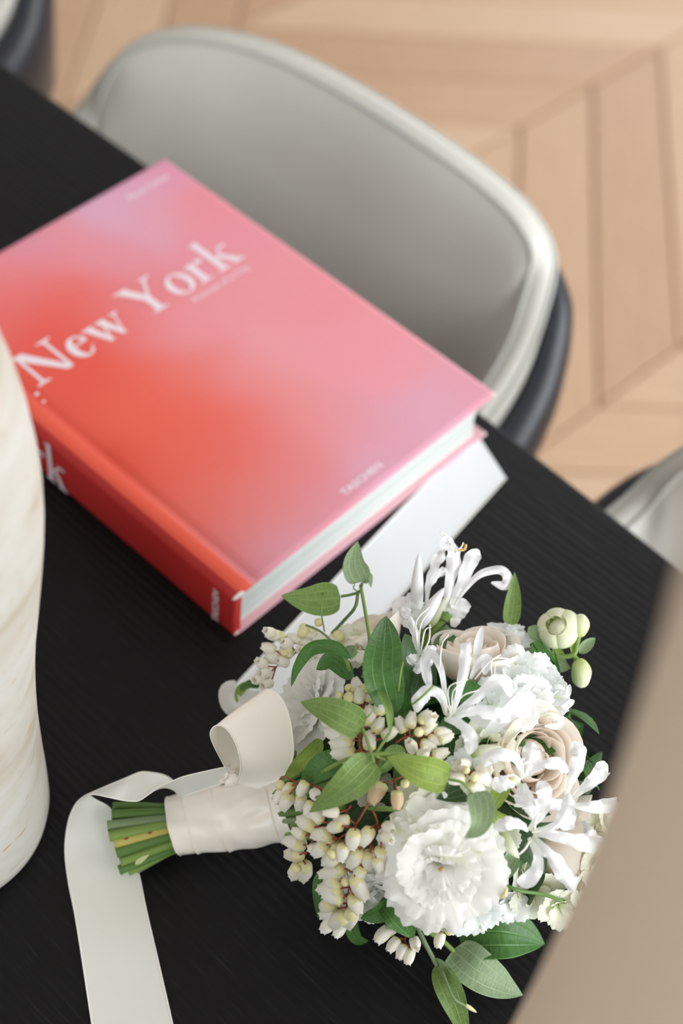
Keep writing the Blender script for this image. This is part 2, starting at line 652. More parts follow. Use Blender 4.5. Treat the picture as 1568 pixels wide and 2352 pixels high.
def make_chair(dy, label):
    P, nr = chair_geo()
    n = len(P)
    root = empty('dining_armchair', (CX, CY + dy, 0), label, 'chair', 'tub armchairs along the far side of the table')
    D = Vector((0, dy, 0))
    arm = lambda i: min(1.0, abs(i - (n - 1) / 2) / (n * 0.36))
    seat_z = 0.455

    def row(off, zf=None, dz=0.0, taper=1.0):
        def f(i, p, q):
            z = p.z + dz if zf is None else p.z + (seat_z - p.z) * zf
            x = p + q * off
            return Vector((x.x, x.y, z)) + D
        return f
    # padded inner shell with a soft top edge
    rows = [row(-0.002, None, -0.085), row(0.0, None, -0.03), row(0.0, None, -0.006), row(-0.004, None, 0.0), row(-0.011, None, 0.002), row(-0.018, None, 0.0), row(-0.022, None, -0.006)]
    Q = [p - q * 0.052 for p, q in zip(P, nr)]
    for _ in range(160):
        Q = [Q[0]] + [Q[i] * 0.5 + (Q[i - 1] + Q[i + 1]) * 0.25 for i in range(1, n - 1)] + [Q[-1]]

    def prow(t):
        def f(i, p, q):
            b = 1 - (1 - t) ** 2.3
            x = (p - q * 0.022) * (1 - b) + Q[i] * b
            return Vector((x.x, x.y, p.z + (seat_z - p.z) * (t * 0.99 + 0.01))) + D
        return f
    for k in range(1, 13):
        t = k / 12
        rows.append(prow(t))
    V, F = loft(P, nr, rows)
    mk('backrest_pad', V, F, M_pad, root)
    for off, dz in ((-0.001, -0.002), (-0.0215, -0.002)):
        V, F = tube_geo([p + q * off + Vector((0, 0, dz)) + D for p, q in zip(P, nr)], 0.0022, 6)
        mk('piping', V, F, M_piping, root)
    # dark outer shell, lower than the pad and flaring round the arms
    def orow(o0, o1, dz=None, z=None):
        def f(i, p, q):
            a = arm(i)
            x = p + q * (o0 + (o1 - o0) * a)
            return Vector((x.x, x.y, (p.z + dz) if z is None else z)) + D
        return f
    rows = [orow(0.001, 0.001, -0.10), orow(0.001, 0.002, -0.034), orow(0.003, 0.006, -0.028), orow(0.010, 0.020, -0.032), orow(0.016, 0.030, -0.045), orow(0.018, 0.036, -0.07),
            orow(0.010, 0.030, None, 0.56), orow(-0.02, 0.005, None, 0.47), orow(-0.08, -0.05, None, 0.42), orow(-0.15, -0.12, None, 0.405)]
    V, F = loft(P, nr, rows)
    mk('outer_shell', V, F, M_shell, root)
    # seat cushion
    V, F = [], []
    ring = [p - q * 0.085 for p, q in zip(P, nr)]
    ring = [Vector((p.x, p.y, 0)) for p in ring] 
    ring[0].x -= 0.03
    ring[-1].x -= 0.03
    lv = [(0.0, 0.425), (0.012, 0.435), (0.014, 0.465), (0.004, 0.482), (-0.03, 0.490), (-0.10, 0.493)]
    c0 = Vector((CX, CY, 0))
    for o_, z in lv:
        for p in ring:
            d = (p - c0).normalized()
            q = p + d * o_
            V.append(Vector((q.x, q.y, z)) + D)
    m = len(ring)
    F = grid_faces(m, len(lv), True)
    F.append(tuple(range(m))[::-1])
    F.append(tuple((len(lv) - 1) * m + k for k in range(m)))
    mk('seat_cushion', V, F, M_seat, root)
    for lx, ly in ((0.06, 0.12), (0.06, 0.47), (0.33, 0.15), (0.33, 0.45)):
        V, F = tube_geo([Vector((lx + (lx - CX) * 0.25, ly + (ly - CY) * 0.2, 0.0205)) + D, Vector((lx, ly, 0.42)) + D], [0.011, 0.016], 14)
        mk('leg', V, F, M_leg, root)
    return root


make_chair(0.0, 'pale greige leather tub armchair tucked in behind the pink and red book')
make_chair(-0.634, 'pale greige tub armchair cut off by the right edge, dark arm against the table')
make_chair(0.668, 'dark-shelled tub armchair of which only a dark arm shows in the top left corner')

# ================================================================== BOOK
BW, BH, BT = 0.2523, 0.340, 0.0462
book = empty('coffee_table_book', (BW / 2, BH / 2, TOP), 'thick pink and red book with the white title New York, on the black table', 'book')
ZT = TOP + BT
BD = 0.0032


def on_cover(px, py):
    d = ray(px, py)
    return CAM + d * ((ZT - CAM.z) / d.z)


SAMP = [(375, 380, 232, 150, 178), (310, 420, 226, 166, 192), (230, 490, 226, 170, 196), (340, 500, 230, 164, 184), (450, 480, 240, 148, 160), (520, 560, 238, 150, 165),
        (60, 560, 226, 150, 176), (120, 545, 236, 150, 160), (20, 620, 240, 142, 148), (180, 580, 238, 148, 160), (250, 600, 234, 150, 164), (100, 640, 242, 128, 130), (170, 680, 240, 108, 98),
        (50, 700, 241, 112, 108), (220, 690, 240, 112, 106), (280, 690, 236, 140, 148), (330, 760, 240, 134, 140), (120, 740, 238, 92, 80), (250, 760, 241, 100, 86), (0, 680, 240, 120, 120),
        (200, 850, 238, 92, 76), (350, 860, 242, 102, 82), (300, 950, 242, 102, 82), (450, 930, 242, 104, 86), (550, 960, 241, 106, 92), (610, 1000, 238, 118, 112), (400, 1050, 241, 104, 84), (520, 1060, 239, 110, 98),
        (430, 850, 240, 128, 124), (560, 880, 240, 146, 150), (660, 960, 238, 150, 154), (420, 760, 240, 152, 162), (650, 800, 240, 156, 166), (800, 800, 240, 154, 166), (600, 650, 240, 152, 162), (720, 700, 241, 150, 162), (880, 850, 240, 156, 168),
        (700, 1050, 236, 142, 146), (800, 980, 234, 152, 162), (900, 980, 228, 162, 182), (1000, 950, 226, 168, 190), (1080, 900, 232, 160, 178), (860, 1080, 224, 164, 188), (760, 1180, 226, 158, 180), (660, 1270, 222, 168, 192), (600, 1320, 224, 160, 182),
        (640, 1080, 237, 128, 124), (600, 1150, 236, 130, 128), (520, 1180, 237, 122, 116), (640, 1200, 234, 140, 142), (450, 1150, 239, 114, 102), (400, 1180, 239, 112, 98), (500, 1270, 234, 134, 136), (570, 1250, 232, 138, 142), (440, 1260, 237, 126, 122), (720, 1140, 232, 140, 146),
        (250, 1080, 226, 78, 56), (350, 1150, 230, 84, 62), (450, 1240, 222, 76, 54), (540, 1330, 216, 70, 50), (150, 980, 236, 90, 72)]
SP = [(on_cover(a, b), srgb(c, d, e)) for a, b, c, d, e in SAMP]
SPX = np.array([(p.x, p.y) for p, c in SP])
SPC = np.array([c[:3] for p, c in SP])


def print_col(x, y):
    if x < 0.012:
        return srgb(240, 96, 74)
    d2 = ((SPX[:, 0] - x) ** 2 + (SPX[:, 1] - y) ** 2) + 1e-6
    wgt = np.exp(-d2 / (2 * 0.017 ** 2)) + 0.004 * np.exp(-d2 / (2 * 0.035 ** 2)) + 1e-7
    c = (wgt[:, None] * SPC).sum(0) / wgt.sum()
    return (c[0], c[1], c[2], 1)


# front board with hinge groove, as a relief grid
nx, ny = 90, 100
V = []
for j in range(ny):
    for i in range(nx):
        x = BW * i / (nx - 1)
        y = BH * j / (ny - 1)
        g = math.exp(-((x - 0.0165) / 0.0036) ** 2) * 0.0016
        rnd = 0.0
        e = min(BW - x, y, BH - y)
        rnd = max(0, 0.0015 - e) * 0.5
        if x < 0.008:
            rnd += (0.008 - x) ** 2 / 0.008 * 0.35
        V.append((x, y, ZT - g - rnd))
F = grid_faces(nx, ny)
nb = len(V)
rimi = [i for i in range(nx)] + [j * nx + nx - 1 for j in range(1, ny)] + [(ny - 1) * nx + i for i in range(nx - 2, -1, -1)] + [j * nx for j in range(ny - 2, 0, -1)]
for k in rimi:
    V.append((V[k][0], V[k][1], ZT - BD))
m = len(rimi)
for k in range(m):
    F.append((rimi[k], nb + k, nb + (k + 1) % m, rimi[(k + 1) % m]))
F.append(tuple(nb + k for k in range(m)))
def paint(o):
    me = o.data
    at = me.color_attributes.new('print', 'FLOAT_COLOR', 'POINT')
    off = wpos(o)
    for i, vv in enumerate(me.vertices):
        at.data[i].color = print_col(vv.co.x + off.x, vv.co.y + off.y)
front = mk('front_cover', V, F, M_cover, book, smooth=False)
paint(front)
V, F = [], []
box_geo(0.004, BW, 0, BH, TOP + 0.0003, TOP + BD, V, F)
back = mk('back_cover', V, F, mat('back_cover_print', srgb(232, 180, 192), 0.5), book, smooth=False)
# page block: slightly concave fore edge, recessed from the boards, waving sheets
V, F = [], []
pn = 40
zz = np.linspace(TOP + BD, ZT - BD - 0.0002, 16)
for z in zz:
    t = (z - TOP) / BT
    r = 0.0035 + 0.0009 * math.sin(t * 37) * math.sin(t * 11)
    for (x, y) in [(0.004, 0.004 + r * 0.3), (BW - 0.006 - r * 0.5 - 0.004 * math.sin(math.pi * t), 0.004 + r * 0.3), (BW - 0.006 - r * 0.5 - 0.004 * math.sin(math.pi * t), BH - 0.006), (0.004, BH - 0.006)]:
        V.append((x, y, z))
F = grid_faces(4, 16, True)
F.append((0, 3, 2, 1))
F.append(tuple(15 * 4 + k for k in range(4)))
mk('page_block', V, F, M_pages, book, smooth=False)
# rounded spine
V = []
ns = 14
for j in range(40):
    y = BH * j / 39
    for i in range(ns):
        t = i / (ns - 1)
        x = -0.0015 - 0.002 * math.sin(math.pi * t)
        z = TOP + 0.0004 + (BT - 0.0012) * t
        if i in (0, ns - 1):
            x = 0.002
        V.append((x, y, z))
b0 = len(V)
for j in range(40):
    y = BH * j / 39
    for i in range(ns):
        t = i / (ns - 1)
        V.append((0.0038, y, TOP + 0.0004 + (BT - 0.0012) * t))
F = grid_faces(ns, 40)
F += [tuple(b0 + q for q in f)[::-1] for f in grid_faces(ns, 40)]
for i in range(ns - 1):
    F.append((i, b0 + i, b0 + i + 1, i + 1))
    k = 39 * ns + i
    F.append((k, k + 1, b0 + k + 1, b0 + k))
mk('spine', V, F, M_spine, book)
# worn white corners of the boards
for (x, y, z, sx, sy) in ((0.0015, 0.0005, ZT - 0.0022, 0.0055, 0.0014), (BW - 0.0015, 0.001, ZT - 0.0018, 0.0022, 0.0014), (0.001, 0.001, TOP + 0.0035, 0.003, 0.0018), (BW - 0.001, 0.001, TOP + 0.002, 0.0018, 0.0018)):
    V, F = [], []
    for a in range(7):
        for b in range(10):
            la = math.pi * a / 6
            lo = 2 * math.pi * b / 10
            V.append((x + sx * math.sin(la) * math.cos(lo), y + sy * math.sin(la) * math.sin(lo), z + 0.0018 * math.cos(la)))
    mk('worn_corner', V, grid_faces(10, 7, True), M_worn, book)


# serif lettering, drawn as strokes in units of the capital height
def ell(cx, cy, a, b, t0, t1, n=26, rot=0):
    out = []
    for k in range(n + 1):
        t = math.radians(t0 + (t1 - t0) * k / n)
        x, y = a * math.cos(t), b * math.sin(t)
        r = math.radians(rot)
        out.append((cx + x * math.cos(r) - y * math.sin(r), cy + x * math.sin(r) + y * math.cos(r)))
    return out


def crescent(cx, cy, a, b, ai, bi, t0, t1, rot=0, dx=0):
    o_ = ell(cx, cy, a, b, t0, t1, rot=rot)
    i_ = ell(cx + dx, cy, ai, bi, t0, t1, rot=rot)
    return [[o_[k], o_[k + 1], i_[k + 1], i_[k]] for k in range(len(o_) - 1)]


def bar(x0, y0, x1, y1, w0, w1=None):
    w1 = w0 if w1 is None else w1
    return [(x0 - w0 / 2, y0), (x0 + w0 / 2, y0), (x1 + w1 / 2, y1), (x1 - w1 / 2, y1)]


def serif(x, y, wd, up=1):
    h = 0.035 * up
    return [(x - wd / 2, y), (x + wd / 2, y), (x + wd / 2, y + h), (x + wd * 0.16, y + h * 2.1), (x - wd * 0.16, y + h * 2.1), (x - wd / 2, y + h)]


GLYPH = {
    'N': (1.12, [bar(0.19, 0, 0.19, 1, 0.085), bar(0.93, 0, 0.93, 1, 0.085), [(0.07, 1), (0.36, 1), (0.97, 0), (0.80, 0)], serif(0.19, 0, 0.36), serif(0.93, 1, 0.36, -1), serif(0.14, 1, 0.32, -1)]),
    'e': (0.60, crescent(0.30, 0.32, 0.28, 0.345, 0.125, 0.285, 18, 318, dx=0.035) + [bar(0.30, 0.37, 0.30, 0.42, 0.46), [(0.44, 0.13), (0.47, 0.11), (0.57, 0.20), (0.555, 0.215)], [(0.44, 0.40), (0.565, 0.42), (0.52, 0.56), (0.43, 0.5)]]),
    'w': (0.98, [[(0.03, 0.64), (0.24, 0.64), (0.42, 0.0), (0.30, 0.0)], [(0.31, 0.0), (0.37, 0.0), (0.55, 0.64), (0.50, 0.64)], [(0.38, 0.64), (0.59, 0.64), (0.76, 0), (0.64, 0)], [(0.65, 0), (0.71, 0), (0.91, 0.64), (0.865, 0.64)],
                 serif(0.13, 0.64, 0.28, -1), serif(0.48, 0.64, 0.26, -1), serif(0.88, 0.64, 0.22, -1)]),
    'Y': (0.96, [bar(0.49, 0, 0.49, 0.48, 0.18), [(0.04, 1), (0.28, 1), (0.58, 0.47), (0.40, 0.43)], [(0.80, 1), (0.87, 1), (0.56, 0.45), (0.50, 0.50)], serif(0.49, 0, 0.42), serif(0.16, 1, 0.36, -1), serif(0.83, 1, 0.30, -1)]),
    'o': (0.66, crescent(0.33, 0.32, 0.32, 0.345, 0.155, 0.295, 0, 360)),
    'r': (0.52, [bar(0.18, 0, 0.18, 0.60, 0.16), serif(0.18, 0, 0.34), [(0.02, 0.60), (0.245, 0.66), (0.245, 0.56), (0.02, 0.57)], [(0.24, 0.44), (0.24, 0.50), (0.34, 0.63), (0.36, 0.57)], [(0.34, 0.635), (0.45, 0.655), (0.52, 0.60), (0.50, 0.52), (0.43, 0.50), (0.37, 0.56)]]),
    'k': (0.76, [bar(0.18, 0, 0.18, 1.06, 0.16), serif(0.18, 0, 0.34), [(0.02, 1.03), (0.245, 1.10), (0.245, 1.0), (0.02, 1.0)], [(0.24, 0.30), (0.24, 0.36), (0.56, 0.64), (0.62, 0.64)], [(0.30, 0.40), (0.40, 0.47), (0.72, 0.0), (0.53, 0.0)], serif(0.60, 0.64, 0.28, -1), serif(0.62, 0, 0.32)]),
    ' ': (0.34, []),
}


def serif_text(s, place, size, name, parent, track=0.0):
    """place(u, v) -> world point for text units in metres"""
    x = 0.0
    lift = (place(1, 0) - place(0, 0)).cross(place(0, 1) - place(0, 0)).normalized() * 0.000012
    for ch in s:
        wd, polys = GLYPH[ch]
        V, F = [], []
        for q, poly in enumerate(polys):
            b = len(V)
            for (px, py) in poly:
                V.append(place((x + px) * size, py * size) + lift * q)
            F.append(tuple(range(b, b + len(poly))))
        if V:
            mk(name, V, F, M_ink, parent, smooth=False)
        x += wd + track


def sans_text(s, size, place, name, parent, width=None, bold=0.0):
    cu = bpy.data.curves.new('txt', 'FONT')
    cu.body = s
    cu.size = 1.0
    cu.offset = bold
    cu.resolution_u = 3
    to = bpy.data.objects.new('txt', cu)
    COL.objects.link(to)
    dg = bpy.context.evaluated_depsgraph_get()
    me = bpy.data.meshes.new_from_object(to.evaluated_get(dg))
    bpy.data.objects.remove(to)
    co = [vv.co.copy() for vv in me.vertices]
    xs_ = [c.x for c in co]
    ys_ = [c.y for c in co]
    x0, x1 = min(xs_), max(xs_)
    sx = size if width is None else width / (x1 - x0)
    V = [place((c.x - x0) * sx, c.y * size) for c in co]
    F = [tuple(p.vertices) for p in me.polygons]
    bpy.data.meshes.remove(me)
    return mk(name, V, F, M_ink, parent, smooth=False)


ZL = ZT + 0.0003
cov = lambda x0, y0: (lambda u, v: Vector((x0 + u, y0 + v, ZL)))
serif_text('New', cov(0.0225, 0.2165), 0.0325, 'title_letter', book, 0.0)
serif_text('York', cov(0.1195, 0.2165), 0.0335, 'title_letter', book, 0.02)
sans_text('Portrait of a City', 0.0072, cov(0.159, 0.2055), 'subtitle', book, 0.055, 0.012)
sans_text('Reuel Golden', 0.0075, cov(0.199, 0.3205), 'author_line', book, 0.041, 0.02)
sans_text('TASCHEN', 0.0072, cov(0.106, 0.0085), 'publisher_name', book, 0.038, 0.028)
for k, s_ in enumerate((0.0030, 0.0022)):
    ring = [Vector((0.018 - 0.001 * k + s_ * 0.6 * math.cos(a * math.pi / 6), 0.2125 - 0.0085 * k + s_ * 0.5 * math.sin(a * math.pi / 6), ZL)) for a in range(12)]
    mk('print_dot', ring, [tuple(range(12))], M_ink, book, smooth=False)
# spine: title runs down the spine, publisher across its foot
XS = -0.0040
spf = lambda y0, z0: (lambda u, v: Vector((XS + 0.0004 * 0, y0 - u, z0 + v)))
wd_york = (0.96 + 0.66 + 0.52 + 0.76 + 0.06) * 0.035
SPW = 0.80 * 0.035 * sum(GLYPH[c][0] + 0.02 for c in 'New York')
serif_text('New York', lambda u, v: Vector((XS, 0.1585 + SPW - u * 0.80, TOP + 0.006 + v)), 0.035, 'spine_letter', book, 0.02)
sans_text('TASCHEN', 0.0075, lambda u, v: Vector((XS, 0.0125 + v, TOP + 0.006 + u)), 'spine_publisher_name', book, 0.034, 0.03)

# ================================================================== VASES
def lathe(prof, c, nseg, twist=None):
    V = []
    for r, z in prof:
        for k in range(nseg):
            a = 2 * math.pi * k / nseg
            rr = r * (1 + (twist(a, z) if twist else 0))
            V.append((c[0] + rr * math.cos(a), c[1] + rr * math.sin(a), z))
    return V, grid_faces(nseg, len(prof), True)


vc = (-0.21005, 0.0266)
prof = [(0.0005, .7503), (0.050, .7503), (0.0555, .752), (0.0600, .758), (.0618, .768), (.0622, .79), (.0620, .81), (.0620, .83), (.0620, .85), (.0625, .87), (.0633, .89), (.0645, .91), (.0662, .93), (.0686, .95),
        (.0710, .97), (.0733, .99), (.0754, 1.01), (.0770, 1.03), (.0778, 1.05), (.0775, 1.07), (.0760, 1.09), (.0735, 1.11), (.0690, 1.13), (.0610, 1.147), (.050, 1.158), (.040, 1.162), (.034, 1.160), (.031, 1.150), (.033, 1.12), (.045, 1.05), (.048, .9), (.040, .79), (.0005, .785)]
V, F = lathe(prof, vc, 96, lambda a, z: 0.012 * math.sin(3 * a + (z - .75) * 14) * min(1, max(0, (z - .76) * 12)) + (0.012 * (1 if z < .756 else 0) * math.sin(9 * a) * math.sin(4 * a)))
vs_o = mk('stone_vase', V, F, M_trav, smooth=True, origin=(vc[0], vc[1], TOP))
tag(vs_o, 'cream travertine stone vase with a waisted body beside the book at the left edge', 'vase')

tcx, tcy = -0.1594, -0.3747
prof = [(0.0005, .7503), (0.060, .7503), (0.064, .754), (0.065, .78), (.0645, .86), (.064, .92), (.0632, .98), (.0622, 1.06), (.0622, 1.11), (.0635, 1.16), (.0655, 1.20), (.0680, 1.24), (.0705, 1.28), (.0740, 1.32), (.0805, 1.355), (.0850, 1.375), (.0845, 1.382), (.081, 1.383),
        (.077, 1.375), (.070, 1.33), (.062, 1.24), (.056, 1.1), (.055, .80), (0.0005, .78)]
V, F = lathe(prof, (tcx, tcy), 96)
tv = mk('tall_vase', V, F, M_clay, origin=(tcx, tcy, TOP))
tag(tv, 'tall out-of-focus beige vase in the bottom right foreground, close to the lens', 'vase')

# ================================================================== BOUQUET
bq = empty('bridal_bouquet', (HC.x, HC.y, TOP), 'bridal bouquet of white and blush flowers tied with cream satin ribbon, on the table', 'bouquet')


def px2m(P, w):
    return w / FPX * depth(P)


def prof_leaf(t): return (max(0, t) ** 0.55) * (max(0, 1 - t) ** 0.85) / 0.39
def prof_heart(t): return (max(0, t) ** 0.33) * (max(0, 1 - t) ** 0.9) / 0.475
def prof_blade(t): return (0.28 + 0.80 * math.sin(t * math.pi * 0.60)) * (1.0 if t < 0.80 else max(0.16, 1.0 - ((t - 0.80) / 0.20) ** 1.8 * 0.8))
def prof_tube(t): return 0.75 + 0.25 * math.sin(t * math.pi)


def strip(name, pts, wpx, mat_, parent, prof=prof_leaf, roll=0.0, roll1=None, nu=9, nv=22, cup=0.12, fold=0.0, ruffle=0.0, rfreq=9, vein=0.0, seed=0, label=None, ref=None):
    P = catmull(pts, nv)
    rr = random.Random(seed * 7 + 3)
    ph = [rr.uniform(0, 6.28) for _ in range(6)]
    V, UV = [], []
    prevn = None
    for j, p in enumerate(P):
        t = j / (nv - 1)
        T = (P[min(j + 1, nv - 1)] - P[max(j - 1, 0)]).normalized()
        n = (CAM - p).normalized() if ref is None else Vector(ref).normalized()
        n = n - T * n.dot(T)
        if prevn is not None:
            n = (n.normalized() * 0.35 + prevn * 0.65)
            n = n - T * n.dot(T)
        n.normalize()
        prevn = n
        s = T.cross(n).normalized()
        a = math.radians(roll if roll1 is None else roll + (roll1 - roll) * t)
        s2 = s * math.cos(a) + n * math.sin(a)
        n2 = n * math.cos(a) - s * math.sin(a)
        W = px2m(p, wpx) * max(prof(t), 0.012)
        for i in range(nu):
            u = -1 + 2 * i / (nu - 1)
            z = W * (cup * (u * u) + fold * abs(u))
            if vein:
                z += vein * W * 0.5 * (abs(math.cos(u * math.pi * 2)) - 0.5) * (1 - t)
            if ruffle:
                z += ruffle * W * (abs(u) ** 2) * (math.sin(t * rfreq + ph[0] + (u > 0) * ph[1]) + 0.5 * math.sin(t * rfreq * 2.3 + ph[2] + (u > 0) * ph[3]))
            k = 1.0 + (ruffle * 0.35 * math.sin(t * rfreq * 1.7 + ph[4] + (u > 0) * ph[5]) if ruffle else 0)
            V.append(p + s2 * (u * W / 2 * k) + n2 * z)
            UV.append(((u + 1) / 2, t))
    return mk(name, V, grid_faces(nu, nv), mat_, parent, uvs=UV, label=label)


def tube(name, pts, rad_px, mat_, parent, n=14, ns=7, r1=None, label=None):
    P = catmull(pts, n)
    r0 = px2m(P[0], rad_px)
    r1 = r0 if r1 is None else px2m(P[-1], r1)
    V, F = tube_geo(P, [r0 + (r1 - r0) * k / (n - 1) for k in range(n)], ns)
    return mk(name, V, F, mat_, parent, label=label)


L_ = lambda *pts: [S(*p) for p in pts]
H_ = lambda *pts: [U(*p) for p in pts]


def frame(nrm):
    n = Vector(nrm).normalized()
    a = n.orthogonal().normalized()
    return a, n.cross(a), n


def rosette_petal(C, fr, az, r0, th0, th1, Lp, wang, ruf, lip, seed, nu=13, nv=11, notch=0.22):
    a, b, n = fr
    rr = random.Random(seed)
    ph = [rr.uniform(0, 6.28) for _ in range(5)]
    V, UV = [], []
    rows = []
    for j in range(nv):
        v = j / (nv - 1)
        for i in range(nu):
            u = -1 + 2 * i / (nu - 1)
            Le = Lp * (1 - notch * abs(u) ** 2.6 + 0.03 * math.sin(4 * u + ph[0]) * (1 if ruf else 0.2) + (0.030 * math.sin(17 * u + ph[1]) + 0.022 * math.sin(37 * u + ph[2])) * (v ** 10 if ruf else 0))
            # integrate along the petal
            rho, ze = r0, 0.0
            m = 6
            for k in range(m):
                vk = v * (k + 0.5) / m
                th = math.radians(th0 + (th1 - th0) * vk ** 1.25 + lip * vk ** 5)
                rho += math.sin(th) * Le * v / m
                ze += math.cos(th) * Le * v / m
            wa = math.radians(wang) * (0.5 + 0.5 * min(1, v * 1.7))
            A = az + u * wa
            th = math.radians(th0 + (th1 - th0) * v ** 1.25 + lip * v ** 5)
            off = ruf * (v ** 16 * (math.sin(15 * u + ph[2]) * .30 + 0.28 * math.sin(29 * u + ph[3]) + 0.2 * math.sin(47 * u + ph[1])) + 1.0 * v ** 2 * math.sin(2.6 * u + ph[4] + 1.5 * v))
            off += -0.06 * Lp * (u * u) * v * (1 if th1 > 45 else 0)
            rad = rho + off * math.cos(th)
            ze2 = ze - off * math.sin(th)
            V.append(C + (a * math.cos(A) + b * math.sin(A)) * rad + n * ze2)
            UV.append(((u + 1) / 2, v))
    return V, UV, grid_faces(nu, nv)


def flower(name, C, nrm, rings, mat_, seed, label=None, pname='petal', mats=None, rot=0.0):
    """rings: list of (count, r0, th0, th1, length, half-angle, ruffle, lip)"""
    root = empty(name, C, parent=bq, label=label)
    fr = frame(nrm)
    rr = random.Random(seed)
    k = 0
    for ri, (cnt, r0, t0, t1, Lp, wa, ruf, lip) in enumerate(rings):
        a0 = rr.uniform(0, 6.28) + rot
        for i in range(cnt):
            az = a0 + 2 * math.pi * i / cnt + rr.uniform(-0.15, 0.15)
            V, UV, F = rosette_petal(C, fr, az, r0, t0 + rr.uniform(-4, 4), t1 + rr.uniform(-7, 7), Lp * rr.uniform(0.92, 1.06), wa * rr.uniform(0.9, 1.1), ruf, lip + rr.uniform(-8, 8), seed * 100 + k,
                                     nu=(41 if Lp > 0.018 else 21) if ruf else 13, nv=16 if ruf else 12)
            k += 1
            m = mats[ri] if mats else mat_
            mk(pname, V, F, m, root, uvs=UV)
    return root


def facing(P, wcam=0.6, extra=(0, 0, 0)):
    return (outward(P) * (1 - wcam) + (CAM - P).normalized() * wcam + Vector(extra)).normalized()


# ---- stems of the handle
E1, E2 = U(398, 1899, 0.0185), U(648, 1852, 0.040)
hax = (E2 - E1).normalized()
hup = (Vector((0, 0, 1)) - hax * hax.z).normalized()
hsd = hax.cross(hup)          # points towards the photographer or away, sign handled below
if hsd.dot(CAM - E1) < 0:
    hsd = -hsd
ends = [(258, 1852, .040, 10, M_stemD), (256, 1872, .043, 12, M_stemD), (246, 1897, .043, 12, M_stemP), (250, 1921, .042, 13, M_stem), (262, 1937, .038, 12, M_stemY), (266, 1957, .033, 14, M_stemD),
        (276, 1978, .024, 13, M_stem), (273, 1999, .017, 12, M_stemD), (294, 2003, .010, 10, M_stem), (312, 1999, .007, 9, M_stemP), (270, 1868, .030, 12, M_stemD), (268, 1900, .026, 13, M_stem),
        (275, 1925, .020, 13, M_stemD), (285, 1955, .012, 12, M_stem), (282, 1890, .014, 11, M_stemD), (300, 1975, .008, 8, M_stemP)]
inn = [(386, 1842, .040), (384, 1856, .043), (384, 1877, .043), (386, 1892, .0425), (387, 1907, .0405), (390, 1925, .036), (396, 1942, .029), (403, 1955, .021), (412, 1962, .013), (415, 1962, .009),
       (392, 1862, .030), (392, 1890, .027), (395, 1912, .022), (402, 1940, .015), (398, 1880, .016), (410, 1958, .010)]
for (ex_, ey_, eh, rp, m_), (ix, iy, ih) in zip(ends, inn):
    eh, ih = eh * 0.78, ih * 0.78
    A, B = U(ex_, ey_, eh), U(ix, iy, ih)
    def keep(Q, lim):
        w_ = (Q - E1)
        rad_ = w_ - hax * w_.dot(hax)
        return Q if rad_.length < lim else Q - rad_ * (1 - lim / rad_.length)
    B = keep(B, 0.0124)
    mid = A.lerp(B, 0.5) + Vector((0, 0, 0.0004))
    D = keep(B + hax * 0.03, 0.010)
    P = catmull([A, mid, B, D], 16)
    r = px2m(A, rp)
    P = [Vector((p.x, p.y, max(p.z, TOP + r + 0.0006))) for p in P]
    V, F = tube_geo(P, [r * 1.03] + [r] * 15, 10, True)
    fm = [0] * (len(F) - 2) + [1, 0]
    mk('cut_stem', V, F, None, bq, mats=[m_, M_cut], fm=fm)
# pale nick in one stem
strip('stem_scar', H_((310, 1985, .0275), (325, 1975, .0325), (343, 1963, .037)), 12, M_cut, bq, prof=prof_leaf, nu=5, nv=8)

# ---- satin wrap: three overlapping turns
def wrap_band(t0, t1, dr, name):
    V, UV = [], []
    nr_, nl = 72, 22
    Lh = (E2 - E1).length
    for j in range(nl):
        t = t0 + (t1 - t0) * j / (nl - 1)
        for k in range(nr_):
            a = 2 * math.pi * k / nr_
            R = 0.0170 + 0.0022 * t ** 1.2 + dr + 0.0004 * math.sin(3 * a + 5 * t) + 0.0003 * math.sin(7 * a + 9 * t)
            ed = min(j, nl - 1 - j)
            if ed == 0: R += 0.0005
            if ed == 1: R += 0.0002
            # crease gathered under the knot
            top = math.exp(-((a - 0.95) / 0.16) ** 2) * math.exp(-((t - 0.80 - 0.25 * (a - .95)) / 0.09) ** 2)
            R -= 0.0040 * top
            top2 = math.exp(-((a - 1.45 - 0.9 * (t - .7)) / 0.13) ** 2) * math.exp(-((t - 0.72) / 0.25) ** 2)
            R += 0.0012 * top2
            R += 0.00045 * math.sin(2 * a + t * 22) * (1 if t > .4 else .6) + 0.0005 * math.exp(-((a - 1.2 + 0.8 * t) / 0.16) ** 2)
            tt = t + 0.035 * math.cos(a) + 0.02 * math.sin(a)
            p = E1 + hax * (tt * Lh) + hsd * (math.cos(a) * R) + hup * (math.sin(a) * R * 0.97)
            p.z = max(p.z, TOP + 0.0005 + dr * 0.2)
            V.append(p)
            UV.append((k / nr_, t))
    return mk(name, V, grid_faces(nr_, nl, True), M_satin, bq, uvs=UV)


for t0, t1, dr in ((0.0, 0.22, 0.0), (0.17, 0.50, 0.0005), (0.45, 1.0, 0.0010), (0.93, 1.05, 0.0016)):
    wrap_band(t0, t1, dr, 'ribbon_wrap')


